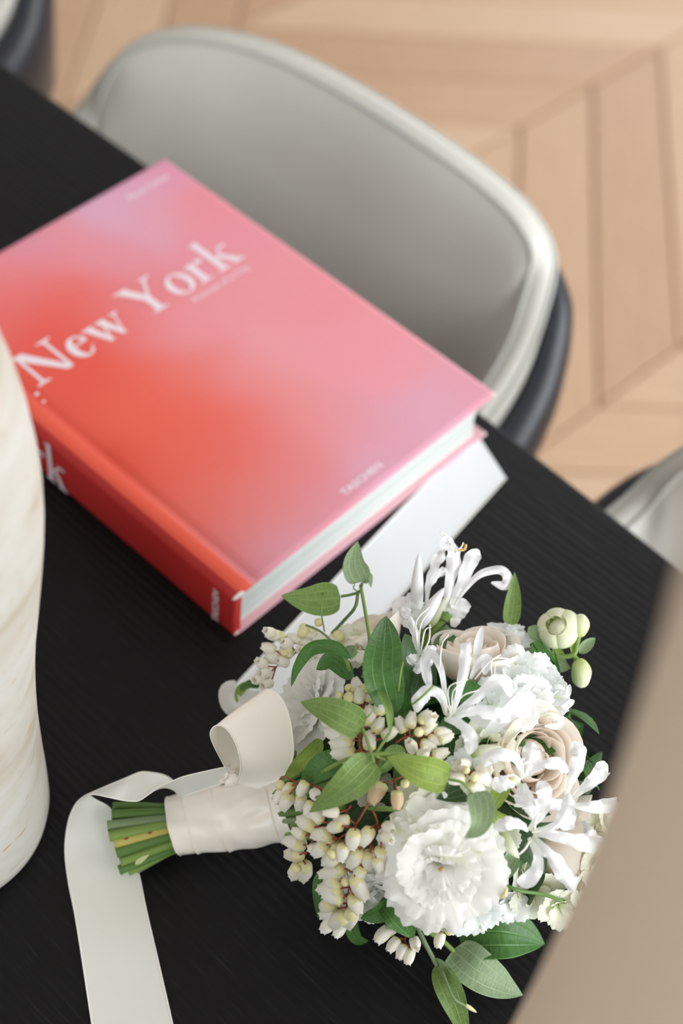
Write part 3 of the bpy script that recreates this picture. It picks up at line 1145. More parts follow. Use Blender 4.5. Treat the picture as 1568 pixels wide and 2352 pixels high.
def ribbon(name, rows, mat_, n=70, nu=15, belly=0.0, hem=True):
    A = catmull([U(*r[0]) for r in rows], n)
    B = catmull([U(*r[1]) for r in rows], n)
    V, UV = [], []
    for j in range(n):
        a, b = A[j], B[j]
        T = (A[min(j + 1, n - 1)] + B[min(j + 1, n - 1)] - A[max(j - 1, 0)] - B[max(j - 1, 0)]).normalized()
        s = (b - a)
        nn = T.cross(s.normalized())
        for i in range(nu):
            u = i / (nu - 1)
            p = a + s * u + nn * belly * s.length * math.sin(math.pi * u)
            p.z = max(p.z, TOP + 0.0008)
            V.append(p)
            UV.append((u, j / n))
    o = mk(name, V, grid_faces(nu, n), mat_, bq, uvs=UV)
    if hem:
        for E_ in (A, B):
            Vh, Fh = tube_geo([Vector((p.x, p.y, max(p.z, TOP + 0.0010))) for p in E_], 0.00042, 5)
            mk('selvedge', Vh, Fh, M_hem, o)
    return o


ribbon('ribbon_loop', [((530, 1788, .069), (556, 1803, .066)), ((508, 1745, .082), (575, 1740, .072)), ((489, 1708, .096), (590, 1660, .090)), ((483, 1683, .107), (594, 1602, .106)),
                       ((495, 1667, .113), (612, 1583, .116)), ((516, 1671, .114), (640, 1597, .118)), ((536, 1697, .109), (661, 1635, .115)), ((550, 1735, .101), (672, 1690, .108)),
                       ((553, 1765, .092), (672, 1742, .098)), ((547, 1788, .080), (650, 1783, .087)), ((544, 1798, .073), (592, 1812, .075))], M_satin, belly=0.02)
ribbon('ribbon_tail', [((527, 1760, .077), (534, 1792, .066)), ((476, 1771, .077), (483, 1808, .062)), ((425, 1783, .074), (440, 1822, .058)), ((396, 1794, .070), (418, 1829, .050)),
                       ((368, 1806, .067), (402, 1816, .043)), ((343, 1823, .064), (398, 1795, .041)), ((320, 1838, .061), (378, 1781, .043)), ((302, 1840, .060), (350, 1775, .045)), ((283, 1838, .059), (322, 1774, .046)), ((250, 1831, .061), (285, 1789, .048)),
                       ((222, 1825, .058), (235, 1810, .044)), ((206, 1826, .052), (186, 1834, .036)), ((222, 1838, .042), (163, 1868, .023)), ((252, 1856, .030), (152, 1915, .011)), ((282, 1895, .016), (150, 1965, .0035)),
                       ((304, 1950, .006), (158, 2030, .0012)), ((319, 2008, .0015), (172, 2100, .001)), ((337, 2095, .001), (188, 2200, .001)), ((368, 2228, .001), (211, 2352, .001)), ((405, 2390, .001), (240, 2530, .001)), ((438, 2540, .001), (268, 2690, .001))],
       M_satin_w, n=120)
# the second tail lies flat and runs back past the book
c0, c1 = U(1162, 1098, 0.001), Vector((0.2462, -0.0010, TOP + 0.001))
dv = (Vector((-0.992, -0.123, 0))).normalized()
far_rows = []
n_ = 24
V, UV = [], []
for j in range(n_):
    t = j / (n_ - 1)
    a = c0 + dv * (0.255 * t)
    b = c1 + dv * (0.262 * t) + Vector((0, 0.0000, 0))
    b = a + Vector((0.123, -0.992, 0)) * -0.0418 + ((c1 - (c0 + Vector((-0.123, 0.992, 0)) * 0.0418)) * (1 - t) ** 14)
    for i in range(7):
        p = a.lerp(b, i / 6)
        V.append(Vector((p.x, p.y, TOP + 0.001)))
        UV.append((i / 6, t))
tail2 = mk('ribbon_tail', V, grid_faces(7, n_), M_satin_b, bq, uvs=UV)
for q in (0, 6):
    Vh, Fh = tube_geo([V[j * 7 + q] + Vector((0, 0, 0.0002)) for j in range(n_)], 0.0004, 5)
    mk('selvedge', Vh, Fh, M_hem, tail2)
# knot and pearl pin
V, F = [], []
kc = U(531, 1785, 0.069)
for a in range(9):
    for b in range(14):
        la, lo = math.pi * a / 8, 2 * math.pi * b / 14
        V.append(kc + Vector((0.0052 * math.sin(la) * math.cos(lo), 0.0052 * math.sin(la) * math.sin(lo), 0.0042 * math.cos(la))) + hax * 0.002 * math.sin(3 * lo))
mk('ribbon_knot', V, grid_faces(14, 9, True), M_satin, bq)
V, F = [], []
kc = U(510, 1792, 0.066)
for a in range(9):
    for b in range(14):
        la, lo = math.pi * a / 8, 2 * math.pi * b / 14
        V.append(kc + Vector((math.sin(la) * math.cos(lo), math.sin(la) * math.sin(lo), math.cos(la))) * 0.0021)
mk('pearl_pin', V, grid_faces(14, 9, True), M_pearl, bq)

# ---- inner foliage that fills the dome
rr = random.Random(11)
for k in range(120):
    az, el = rr.uniform(0, 2 * math.pi), rr.uniform(-0.5, 1.5)
    d = Vector((math.cos(az) * math.cos(el), math.sin(az) * math.cos(el), math.sin(el)))
    R = rr.uniform(0.60, 0.82)
    A = HC + AX * (d.dot(AX) * RAD[0] * R) + AY * (d.dot(AY) * RAD[1] * R) + Vector((0, 0, d.z * RAD[2] * R))
    tng = Vector((rr.uniform(-1, 1), rr.uniform(-1, 1), rr.uniform(-1, 1)))
    tng = (tng - d * tng.dot(d)).normalized() + AX * 0.6
    Lf = rr.uniform(0.03, 0.05)
    B = A + tng.normalized() * Lf + d * 0.004
    M_ = A.lerp(B, 0.5) + d * 0.005
    P = [Vector((p.x, p.y, max(p.z, TOP + 0.004))) for p in (A, M_, B)]
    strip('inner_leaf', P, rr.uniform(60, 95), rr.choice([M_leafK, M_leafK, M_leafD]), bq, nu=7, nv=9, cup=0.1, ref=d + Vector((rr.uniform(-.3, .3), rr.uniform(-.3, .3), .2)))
# stems spreading from the collar into the head
for k in range(16):
    a = rr.uniform(0, 2 * math.pi)
    A = E1.lerp(E2, 0.9) + hsd * math.cos(a) * 0.014 + hup * math.sin(a) * 0.014
    B = HC + AX * rr.uniform(-0.02, 0.03) + hsd * math.cos(a) * 0.06 + Vector((0, 0, math.sin(a) * 0.05))
    V, F = tube_geo(catmull([A, A.lerp(B, .5) + (Vector((0, 0, 0.004))), B], 10), 0.0022, 7)
    mk('inner_stem', V, F, rr.choice([M_stemD, M_stem, M_stemP]), bq)
for pts, wd in ((((655, 1790, .055), (690, 1745, .080), (735, 1690, .095)), 9), (((640, 1800, .055), (690, 1770, .075), (720, 1715, .09)), 12), (((650, 1775, .06), (700, 1690, .085)), 8),
                (((660, 1800, .055), (720, 1760, .083), (790, 1742, .108), (850, 1735, .128)), 7), (((650, 1850, .050), (720, 1815, .085), (800, 1790, .11)), 9), (((665, 1895, .05), (720, 1870, .07), (790, 1850, .1)), 8)):
    tube('stem', H_(*pts), wd, M_stemD if wd > 8 else M_stem, bq)

# ---- large flowers
def ovoid(name, C, T, rl, rw, m_, parent, swirl=0.05, ns=20, nv=14):
    C, T = Vector(C), Vector(T).normalized()
    a = T.orthogonal().normalized(); b = T.cross(a)
    V, UV = [], []
    for j in range(nv):
        la = math.pi * j / (nv - 1)
        for k in range(ns):
            lo = 2 * math.pi * k / ns
            r = rw * math.sin(la) * (1 + swirl * math.sin(3 * lo + la * 4))
            V.append(C + T * (-rl * math.cos(la)) + a * r * math.cos(lo) + b * r * math.sin(lo))
            UV.append((k / ns, j / (nv - 1)))
    return mk(name, V, grid_faces(ns, nv, True), m_, parent, uvs=UV)



def lisi(C, nrm, R, seed, name='lisianthus', label=None, mats=None):
    k = R / 0.037
    f = flower(name, C - Vector(nrm).normalized() * 0.020 * k, nrm,
               [(5, .003 * k, 34, 98, .049 * k, 58, .0020 * k, 20), (4, .003 * k, 26, 82, .046 * k, 66, .0026 * k, 26), (3, .002 * k, 22, 62, .043 * k, 74, .0030 * k, 34),
                (3, .004 * k, 14, 44, .040 * k, 66, .0036 * k, 56), (3, .004 * k, 6, 28, .037 * k, 66, .0042 * k, 64), (2, .003 * k, 0, 14, .034 * k, 84, .0044 * k, 64)], M_white, seed, label=label, mats=mats)
    return f


C = S(1012, 1985, 0.006)
nn = facing(C, 0.62, (-0.12, -0.10, 0))
l1 = lisi(C, nn, 0.0285, 3, label='large white ruffled lisianthus bloom facing the lens')
mk('stamen_tuft', [C + Vector(nn) * 0.006 + Vector((random.uniform(-1, 1), random.uniform(-1, 1), random.uniform(-1, 1))) * 0.0016 for _ in range(24)], [(i, i + 1, i + 2) for i in range(0, 22)], M_anther, l1)
C = S(715, 1612, -0.004)
lisi(C, facing(C, 0.35, (-0.35, 0.30, 0.15)), 0.0255, 9, label='white ruffled lisianthus bloom behind the satin loop')
C = S(875, 2050, -0.010)
lisi(C, facing(C, 0.5, (-0.2, -0.2, 0)), 0.0155, 21)
C = S(1012, 1872, -0.012)
flower('lisianthus', C, facing(C, 0.5, (0.1, 0.0, 0.3)), [(5, .002, 40, 88, .029, 48, .0012, 10), (4, .002, 25, 62, .024, 50, .0014, 15)], M_greenw, 31, label='pale green-white open bloom behind the large lisianthus')


def rose(C, nrm, R, seed, label=None, inner=None):
    k = R / 0.030
    C0 = C - Vector(nrm).normalized() * 0.022 * k
    core = Vector(C0) + Vector(nrm).normalized() * 0.016 * k
    f = flower('garden_rose', C0, nrm,
                  [(4, .003 * k, 84, -20, .049 * k, 62, 0.0, 44), (4, .003 * k, 78, -28, .045 * k, 62, 0.0, 30), (3, .002 * k, 68, -32, .041 * k, 76, 0.0, 22), (3, .002 * k, 54, -30, .037 * k, 80, 0.0, 16), (3, .001 * k, 36, -24, .034 * k, 84, 0.0, 10)],
                  M_blush, seed, label=label)
    ovoid('rose_heart', core, nrm, 0.0125 * k, 0.0115 * k, M_blush, f, 0.06)
    return f


C = S(1085, 1502, -0.006)
rose(C, facing(C, 0.0, (0.0, 0.30, 0.25)), 0.0225, 5, 'blush garden rose at the top of the bouquet')
C = S(1222, 1742, -0.006)
rose(C, facing(C, 0.05, (-0.35, -0.2, 0.45)), 0.0262, 6, 'blush garden rose at the right of the bouquet')
C = S(1310, 1935, -0.012)
rose(C, facing(C, 0.2, (0.5, -0.35, 0.1)), 0.0240, 8, 'cream rose under the curled white petals')
C = S(870, 1462, -0.014)
flower('garden_rose', C - outward(C) * 0.012, facing(C, 0.1, (-0.1, 0.6, 0.5)), [(5, .002, 62, 4, .028, 46, 0.0, 24), (4, .002, 45, -2, .025, 48, 0, 12), (4, .002, 30, 0, .021, 50, 0, 6)], M_blush, 15, label='half hidden blush bloom by the ribbon')

# small florets (stock) and green-white florets
for k, (x, y, l, R, m_) in enumerate([(1165, 1452, -.004, .013, 0), (1195, 1470, .0, .013, 0), (1222, 1500, .0, .013, 0), (1195, 1525, .004, .013, 0), (1235, 1545, .002, .014, 0), (1262, 1575, .002, .013, 0), (1220, 1590, .004, .014, 0),
                                      (1262, 1615, .0, .014, 0), (1285, 1600, .004, .009, 0), (1255, 1645, -.002, .012, 0), (1180, 1560, .004, .013, 0), (1178, 1620, .004, .015, 0), (1130, 1620, .006, .015, 0),
                                      (1200, 2000, -.01, .018, 1), (1235, 2050, -.012, .017, 1), (1290, 2085, -.010, .014, 1), (1185, 2060, -.010, .014, 0), (1180, 2085, -.012, .012, 0), (1375, 1915, -.004, .015, 1), (1400, 1900, .0, .013, 1), (1378, 1990, -.002, .016, 1),
                                      (1340, 2035, -.004, .014, 1), (860, 1830, -.015, .012, 1), (790, 2010, -.010, .014, 0), (830, 2085, -.004, .012, 0), (1085, 1770, -.004, .014, 0), (1120, 1700, -.006, .018, 1), (1090, 2095, -.016, .018, 0), (935, 1395, .0, .011, 0), (815, 1470, -.01, .014, 1), (1150, 1925, -.008, .013, 1)]):
    C = S(x, y, l)
    flower('floret', C - outward(C) * 0.004, facing(C, 0.45, (random.uniform(-.4, .4), random.uniform(-.4, .4), 0.1)), [(5, .001, 42, 88, R * 1.0, 42, .0007, 14), (3, .001, 20, 56, R * .7, 56, .0008, 20)],
           M_greenw if m_ else M_stock, 40 + k)

# ---- spider-like nerine flowers: every petal drawn along its own path
def nerine(name, petals, label=None, m_=None, seed=0, prof=prof_blade):
    c = petals[0][0][0]
    root = empty(name, S(*c), parent=bq, label=label)
    for k, (pts, wd) in enumerate(petals):
        strip('petal', L_(*pts), wd * 0.92, m_ or M_nerine, root, prof=prof, nu=9, nv=30, cup=0.10 * (1 if k % 2 else -1), fold=-0.12, ruffle=0.17, rfreq=15, seed=seed + k, roll=-18 + 12 * (k % 4))
    return root


def stamens(root, lst, m_=None, r=1.6):
    for pts in lst:
        tube('stamen', L_(*pts), r, m_ or M_stamen, root, n=10, ns=5, r1=r * 0.7)


n1_ = nerine('nerine', [
    ([(1030, 1652, .010), (1052, 1600, .018), (1068, 1530, .022), (1072, 1490, .024), (1080, 1474, .020)], 30),
    ([(1026, 1645, .010), (1020, 1580, .017), (1010, 1530, .022), (990, 1500, .022), (977, 1512, .021), (979, 1548, .020), (990, 1586, .018)], 24),
    ([(1024, 1642, .010), (1012, 1600, .018), (988, 1590, .022), (966, 1604, .020), (955, 1636, .016)], 36),
    ([(1034, 1648, .010), (1085, 1608, .020), (1135, 1568, .026), (1162, 1566, .026), (1172, 1600, .022)], 35),
    ([(1034, 1652, .010), (1085, 1636, .018), (1140, 1642, .022), (1172, 1656, .022)], 36),
    ([(1020, 1652, .010), (1055, 1662, .020), (1080, 1695, .022), (1078, 1732, .018)], 33)], label='white spider-like bloom in the middle of the bouquet', seed=1)
stamens(n1_, [[(1035, 1640, .014), (1020, 1600, .024), (1012, 1585, .026)], [(1038, 1638, .014), (1040, 1590, .028), (1065, 1565, .03)], [(1036, 1640, .014), (1030, 1580, .03), (1075, 1560, .034)], [(1042, 1640, .014), (1060, 1600, .03), (1100, 1585, .03)],
             [(1010, 1530, .022), (1015, 1480, .03), (1030, 1458, .03)], [(1090, 1560, .02), (1130, 1515, .03), (1165, 1512, .03)], [(1135, 1550, .02), (1140, 1520, .03), (1170, 1530, .028)], [(1130, 1560, .02), (1128, 1520, .03), (1150, 1503, .028)]])
strip('petal', L_((1092, 1520, .016), (1100, 1470, .024), (1108, 1438, .028)), 20, M_nerine, n1_, prof=prof_leaf, nu=7, nv=14)
strip('petal', L_((1080, 1560, .012), (1098, 1525, .018), (1118, 1515, .02), (1112, 1550, .018)), 24, M_nerine, n1_, prof=prof_blade, nu=7, nv=16, ruffle=.1)
strip('petal', L_((1110, 1690, .006), (1150, 1655, .016), (1195, 1620, .018), (1205, 1650, .014)), 44, M_nerine, n1_, prof=prof_blade, nu=9, nv=16, ruffle=.12)
n2_ = nerine('nerine', [
    ([(1024, 1405, .004), (1033, 1345, .018), (1044, 1290, .026), (1040, 1248, .028)], 36),
    ([(1030, 1405, .004), (1058, 1345, .016), (1080, 1290, .022), (1098, 1262, .020)], 36),
    ([(1030, 1408, .004), (1068, 1352, .014), (1105, 1318, .018), (1145, 1308, .020), (1166, 1325, .018), (1158, 1346, .016), (1128, 1338, .016)], 24),
    ([(978, 1388, .002), (986, 1335, .010), (1003, 1290, .014), (1020, 1265, .012)], 26),
    ([(990, 1345, .004), (1008, 1318, .010), (1030, 1314, .012)], 22),
    ([(1040, 1440, .0), (1052, 1405, .006), (1066, 1375, .008)], 46)], label='upright white nerine bloom at the top edge', seed=11)
stamens(n2_, [[(1045, 1265, .022), (1058, 1258, .026), (1064, 1246, .026)], [(1045, 1270, .022), (1060, 1262, .026), (1070, 1262, .026)], [(1035, 1250, .026), (1022, 1228, .024), (1010, 1222, .022)]], r=2.2)
tube('anther', L_((1052, 1264, .024), (1066, 1262, .027), (1070, 1250, .027)), 3.2, M_anther, n2_)
strip('petal', L_((1045, 1265, .02), (1030, 1240, .026), (1022, 1250, .027), (1030, 1262, .026)), 26, M_nerine, n2_, prof=prof_blade, nu=7, nv=14, ruffle=.15)
tube('ovary', L_((1027, 1408, .006), (1018, 1425, .004)), 14, M_stem, n2_, n=6, ns=10, r1=12)
tube('ovary_stem', L_((1018, 1425, .004), (1000, 1445, -.004), (965, 1490, -.02)), 8, M_stem, n2_)
tube('ovary_stem', L_((1030, 1440, .002), (1005, 1460, -.004), (975, 1500, -.02)), 9, M_stemP, n2_)


def spindle(name, pts, wpx, m_, parent, n=16, ns=12):
    P = catmull(pts, n)
    V, UV = [], []
    rads = []
    for k in range(n):
        t = k / (n - 1)
        rads.append(max(0.03, (math.sin(math.pi * min(1, t * 0.86 + 0.14) ** 0.9)) ** 0.7) * px2m(P[k], wpx) / 2)
    V, F = tube_geo(P, rads, ns)
    UV = [((k % ns) / ns, min(1, (k // ns) / (n - 1))) for k in range(len(V))]
    return mk(name, V, F, m_, parent, uvs=UV)


bud_root = empty('nerine_buds', S(960, 1400, 0.004), parent=bq)
for pts, wd in (([(957, 1402, .004), (958, 1345, .014), (962, 1268, .020)], 30), ([(962, 1440, .004), (988, 1398, .014), (1020, 1350, .020)], 32), ([(985, 1438, .0), (1003, 1408, .006), (1026, 1370, .01)], 28),
                ([(1085, 1735, .004), (1110, 1722, .01), (1152, 1716, .012)], 24), ([(1150, 1905, .004), (1172, 1945, .012), (1192, 1972, .014)], 26)):
    spindle('bud', L_(*pts), wd, M_greenw if wd < 30 else M_nerine, bud_root)
tube('bud_stalk', L_((957, 1402, .004), (962, 1425, .0), (975, 1470, -.012)), 7, M_stem, bud_root)
tube('bud_stalk', L_((978, 1388, .002), (970, 1420, .0), (965, 1460, -.012)), 8, M_stem, bud_root)
n3_ = nerine('nerine', [
    ([(962, 1508, .014), (955, 1465, .022), (942, 1415, .026)], 20), ([(962, 1508, .014), (950, 1512, .018), (937, 1523, .018)], 26), ([(962, 1510, .014), (960, 1530, .018), (956, 1548, .016)], 20),
    ([(965, 1508, .014), (980, 1515, .018), (990, 1530, .016)], 24), ([(965, 1505, .014), (985, 1492, .020), (1000, 1500, .018)], 22), ([(942, 1415, .026), (935, 1405, .026), (928, 1415, .024)], 22)], label='small white nerine at the top centre', seed=21)
stamens(n3_, [[(962, 1500, .016), (965, 1440, .028), (985, 1405, .03)], [(966, 1500, .016), (975, 1450, .028), (990, 1440, .03)], [(970, 1500, .016), (985, 1470, .028), (987, 1435, .03)], [(960, 1500, .016), (955, 1430, .028), (985, 1395, .03)]], r=2.3)
n4_ = nerine('nerine', [
    ([(1199, 1790, .012), (1190, 1748, .022), (1160, 1733, .026), (1122, 1738, .024), (1110, 1760, .020)], 34),
    ([(1195, 1796, .012), (1165, 1796, .018), (1130, 1808, .016)], 38),
    ([(1202, 1788, .012), (1214, 1748, .020), (1222, 1705, .022)], 42),
    ([(1205, 1788, .012), (1238, 1758, .022), (1278, 1754, .026), (1305, 1772, .024)], 30),
    ([(1202, 1798, .014), (1212, 1840, .024), (1222, 1882, .022)], 34),
    ([(1195, 1800, .012), (1195, 1825, .018), (1188, 1845, .016)], 30)], label='white nerine with petals rolled back, right of centre', seed=31)
stamens(n4_, [[(1200, 1785, .018), (1190, 1750, .034), (1205, 1742, .036)], [(1204, 1785, .018), (1198, 1760, .034), (1222, 1745, .036)], [(1195, 1790, .018), (1178, 1780, .03), (1166, 1785, .03)]])
strip('anther', L_((1165, 1785, .028), (1178, 1790, .03), (1190, 1797, .03)), 9, M_calyx, n4_, nu=4, nv=8)
n5_ = nerine('nerine', [
    ([(1214, 1908, .014), (1192, 1892, .022), (1162, 1890, .024), (1132, 1902, .020)], 34),
    ([(1214, 1906, .014), (1244, 1865, .028), (1250, 1822, .032), (1237, 1794, .030)], 36),
    ([(1220, 1910, .014), (1275, 1895, .024), (1300, 1858, .028), (1306, 1822, .026)], 30),
    ([(1224, 1915, .014), (1288, 1922, .024), (1345, 1938, .028), (1384, 1926, .024)], 40),
    ([(1222, 1922, .014), (1265, 1968, .024), (1298, 2018, .024), (1318, 2050, .018)], 42),
    ([(1214, 1924, .014), (1236, 1968, .024), (1228, 2005, .024), (1208, 2022, .020), (1200, 2008, .020)], 38)], label='large white nerine at the lower right of the bouquet', seed=41)
stamens(n5_, [[(1216, 1932, .02), (1205, 1950, .032), (1188, 1965, .034)], [(1228, 1905, .02), (1230, 1880, .034), (1240, 1868, .036)], [(1236, 1915, .02), (1265, 1905, .034), (1280, 1895, .034)]], r=2.6)
n6_ = nerine('nerine', [
    ([(1298, 1828, .010), (1318, 1778, .020), (1332, 1735, .024), (1318, 1702, .022)], 38),
    ([(1315, 1832, .010), (1352, 1800, .020), (1378, 1775, .022), (1392, 1752, .018)], 38),
    ([(1310, 1850, .010), (1365, 1853, .018), (1405, 1850, .018), (1428, 1852, .014)], 38),
    ([(1305, 1838, .012), (1306, 1875, .022), (1290, 1905, .022)], 42),
    ([(1340, 1885, .004), (1352, 1920, .010), (1362, 1950, .008)], 40),
    ([(1180, 1850, .008), (1240, 1846, .014), (1305, 1850, .014)], 27)], label='white nerine reaching past the right side of the bouquet', seed=51)

# fine white petals at the far right of the stock
for pts, wd in (([(1265, 1600, .004), (1300, 1600, .01), (1308, 1572, .012)], 12), ([(1270, 1625, .004), (1295, 1625, .01), (1318, 1608, .01)], 14), ([(1225, 1655, .004), (1265, 1640, .012), (1290, 1660, .012), (1280, 1668, .01), (1250, 1668, .008)], 14)):
    strip('thin_petal', L_(*pts), wd, M_stock, bq, prof=prof_blade, nu=6, nv=14, ruffle=.08)

# ---- green-white round buds on the right
br = empty('bud_sprig', S(1300, 1480, 0.01), parent=bq, label='sprig of round green-white buds at the right')


up = (CAM - S(1290, 1450, .01)).normalized()
ovoid('round_bud', S(1288, 1450, .012), up + Vector((0, .5, 0.2)), .0078, .0074, M_bud, br, 0.07)
for k in range(5):
    C = S(1288, 1450, .012)
    V, UV, F = rosette_petal(C - up * 0.0086, frame(up + Vector((0, .3, 0.1))), k * 1.257, .0003 + .0003 * k, 95, -84, .0262, 60, 0.0, 0, k)
    mk('bud_petal', V, F, M_bud, br, uvs=UV)
ovoid('small_bud', S(1332, 1437, .008), S(1335, 1415, .01) - S(1330, 1460, .008), .0066, .0050, M_bud, br)
ovoid('small_bud', S(1334, 1546, .010), S(1336, 1570, .01) - S(1333, 1520, .01), .0082, .0056, M_bud, br)
tube('bud_stalk', L_((1215, 1500, .0), (1270, 1508, .002), (1315, 1505, .006), (1325, 1480, .006), (1330, 1455, .006)), 6, M_stem, br)
tube('bud_stalk', L_((1315, 1505, .006), (1330, 1520, .008)), 6, M_stem, br)
for pts, wd, m_ in (([(1330, 1500, .004), (1350, 1480, .006), (1367, 1465, .006)], 26, M_leafG), ([(1250, 1470, .0), (1225, 1450, .002), (1213, 1440, .002)], 34, M_leafG), ([(1245, 1500, .0), (1280, 1525, .004), (1310, 1535, .004)], 40, M_leafG),
                    ([(1268, 1490, .006), (1285, 1500, .01), (1300, 1520, .01)], 18, M_leafL), ([(1310, 1470, .006), (1318, 1490, .01), (1318, 1520, .01)], 18, M_leafL)):
    strip('bract', L_(*pts), wd, m_, br, nu=7, nv=12, cup=.2)

# ---- pieris: bell flowers on red-brown stalks
def bell_mesh(name, body, lobes=5):
    V, F, fm = [], [], []
    ns = 15
    prof = [(0.0, 0.04, 1), (0.015, 0.20, 1), (0.05, 0.31, 1), (0.09, 0.37, 1), (0.15, 0.415, 1), (0.17, 0.43, 0), (0.50, 0.45, 0), (0.68, 0.42, 0), (0.80, 0.375, 0), (0.89, 0.31, 0), (0.95, 0.275, 0), (1.0, 0.30, 0), (0.95, 0.22, 0), (0.70, 0.20, 0)]
    for z, r, c in prof:
        for k in range(ns):
            a = 2 * math.pi * k / ns
            q = 1 + 0.09 * math.cos(lobes * a) * (1 if z > 0.3 else 0.4)
            zz = z + (0.045 * math.cos(lobes * a) if z > 0.94 else 0) + (0.09 * math.cos(lobes * a) if 0.12 < z < 0.2 else 0)
            V.append((math.cos(a) * r * q, math.sin(a) * r * q, zz))
    for j in range(len(prof) - 1):
        for k in range(ns):
            a, b = j * ns + k, j * ns + (k + 1) % ns
            F.append((a, b, b + ns, a + ns))
            fm.append(1 if j < 5 else 0)
    me = bpy.data.meshes.new(name)
    me.from_pydata(V, [], F)
    me.materials.append(body)
    me.materials.append(M_calyx)
    me.polygons.foreach_set('material_index', fm)
    me.polygons.foreach_set('use_smooth', [True] * len(F))
    me.update()
    return me


BELL = bell_mesh('bell', M_bell)
BELLB = bell_mesh('bell', M_brownbell)
bv, bf = [], []
for j in range(8):
    for k in range(10):
        la, lo = math.pi * j / 7, 2 * math.pi * k / 10
        bv.append((0.5 * math.sin(la) * math.cos(lo), 0.5 * math.sin(la) * math.sin(lo), 0.5 - 0.5 * math.cos(la)))
BUDM = bpy.data.meshes.new('bud')
BUDM.from_pydata(bv, [], grid_faces(10, 8, True))
BUDM.materials.append(M_calyx)
BUDM.polygons.foreach_set('use_smooth', [True] * len(BUDM.polygons))
brr = random.Random(5)


def place_bell(parent, A, B, mesh, name, fat=1.0, minlen=0.0086):
    d = B - A
    Lb = max(d.length, minlen)
    q = d.to_track_quat('Z', 'Y') @ Matrix.Rotation(brr.uniform(0, 6), 4, 'Z').to_quaternion()
    o = bpy.data.objects.new(name, mesh)
    COL.objects.link(o)
    o.parent = parent
    o.location = A - wpos(parent)
    o.rotation_euler = q.to_euler()
    w_ = min(max(Lb * 0.78, 0.0060), 0.0092) * fat
    o.scale = (w_, w_, Lb) if mesh is not BUDM else (Lb, Lb, Lb)
    return o


def pieris(bells, buds=(), stalks=(), lift=0.004, label=None, zoom=(600, 1560, 3.409), mesh=None):
    zx, zy, zs = zoom
    t = lambda p: (zx + p[0] / zs, zy + p[1] / zs)
    x0, y0 = t(stalks[0][0]) if stalks else t(bells[0][:2])
    root = empty('pieris_cluster', S(x0, y0, lift), parent=bq, label=label)
    for st in stalks:
        tube('stalk', [S(*t(p), lift) for p in st], 2.6, M_redstalk, root, n=12, ns=6, r1=1.8)
    for (ax, ay, bx_, by_) in bells:
        ln = math.hypot(bx_ - ax, by_ - ay) / zs
        a, b = t((ax, ay)), t((bx_, by_))
        dl = brr.uniform(-0.002, 0.004)
        A, B = S(*a, lift + 0.003 + dl), S(*b, lift + 0.003 + dl + brr.uniform(-.003, .001))
        if ln < 26:
            B = B + (CAM - A).normalized() * 0.005
        place_bell(root, A, B, mesh or BELL, 'bell')
        # red pedicel back to the stalk
        if stalks:
            best = min((S(*t(q), lift) for st in stalks for q in [tuple(np.array(st[i]) * (1 - f) + np.array(st[i + 1]) * f) for i in range(len(st) - 1) for f in (0, .33, .66, 1)]), key=lambda q: (q - A).length)
            if 0.001 < (best - A).length < 0.022:
                V, F = tube_geo([best, best.lerp(A, .5) + (CAM - A).normalized() * 0.001, A], 0.00048, 5)
                mk('pedicel', V, F, M_redstalk, root)
    for (x, y) in buds:
        A = S(*t((x, y)), lift + 0.007)
        place_bell(root, A, A + Vector((brr.uniform(-1, 1), brr.uniform(-1, 1), 1)) * 0.004, BUDM, 'bud', minlen=0.0036)
    return root


Z3, Z5, Z4, Z1 = (600, 1560, 3.409), (640, 1800, 2.904), (980, 1600, 3.409), (580, 1200, 3.733)
pieris([(170, 860, 130, 930), (220, 900, 170, 1015), (315, 905, 290, 1015), (395, 955, 360, 1045), (240, 830, 195, 880), (350, 800, 320, 860), (410, 880, 440, 930), (445, 1000, 400, 1060)], [(125, 830)],
       [[(490, 865), (400, 830), (260, 800), (170, 760), (130, 810)]], .004, 'cream bells beside the satin wrap')
pieris([(415, 1155, 300, 1100), (480, 1120, 410, 1050), (610, 1045, 530, 1040), (330, 1295, 195, 1265), (345, 1230, 250, 1185), (300, 1375, 210, 1370), (290, 1465, 250, 1545), (345, 1450, 330, 1560)], [(300, 1500)],
       [[(700, 990), (640, 1080), (540, 1140), (430, 1190)], [(430, 1190), (390, 1290), (340, 1380), (320, 1430)]], .006, 'cream bells drooping over the table edge of the head')
pieris([(545, 1215, 410, 1220), (500, 1350, 375, 1320), (510, 1300, 415, 1370), (630, 1150, 530, 1165), (695, 1100, 620, 1110), (735, 1185, 705, 1320), (650, 1290, 620, 1420), (590, 1370, 500, 1440), (560, 1255, 460, 1280), (600, 1320, 560, 1400)], [(560, 1360)],
       [[(840, 970), (790, 1060), (740, 1140), (680, 1200), (600, 1250), (500, 1330)]], .009, 'cream bells on a red forked stalk')
pieris([(855, 1170, 790, 1290), (765, 1335, 700, 1460), (850, 1355, 835, 1480), (960, 1215, 1010, 1260), (970, 1140, 1020, 1190), (935, 1320, 930, 1440), (900, 1400, 930, 1490)], [],
       [[(870, 1020), (905, 1110), (900, 1180), (860, 1280)], [(905, 1110), (940, 1250)]], .006)
pieris([(440, 565, 285, 605), (410, 700, 275, 705), (430, 765, 300, 735), (505, 620, 575, 760), (395, 830, 290, 880), (500, 745, 530, 850), (445, 880, 345, 945), (490, 850, 465, 945), (435, 935, 380, 1010), (370, 900, 290, 985), (400, 650, 320, 660), (560, 560, 520, 640), (350, 790, 300, 830)], [(440, 680)],
       [[(545, 500), (510, 600), (470, 690), (455, 800), (450, 880)]], .007, 'long cluster of cream bells hanging at the lower left', Z5)
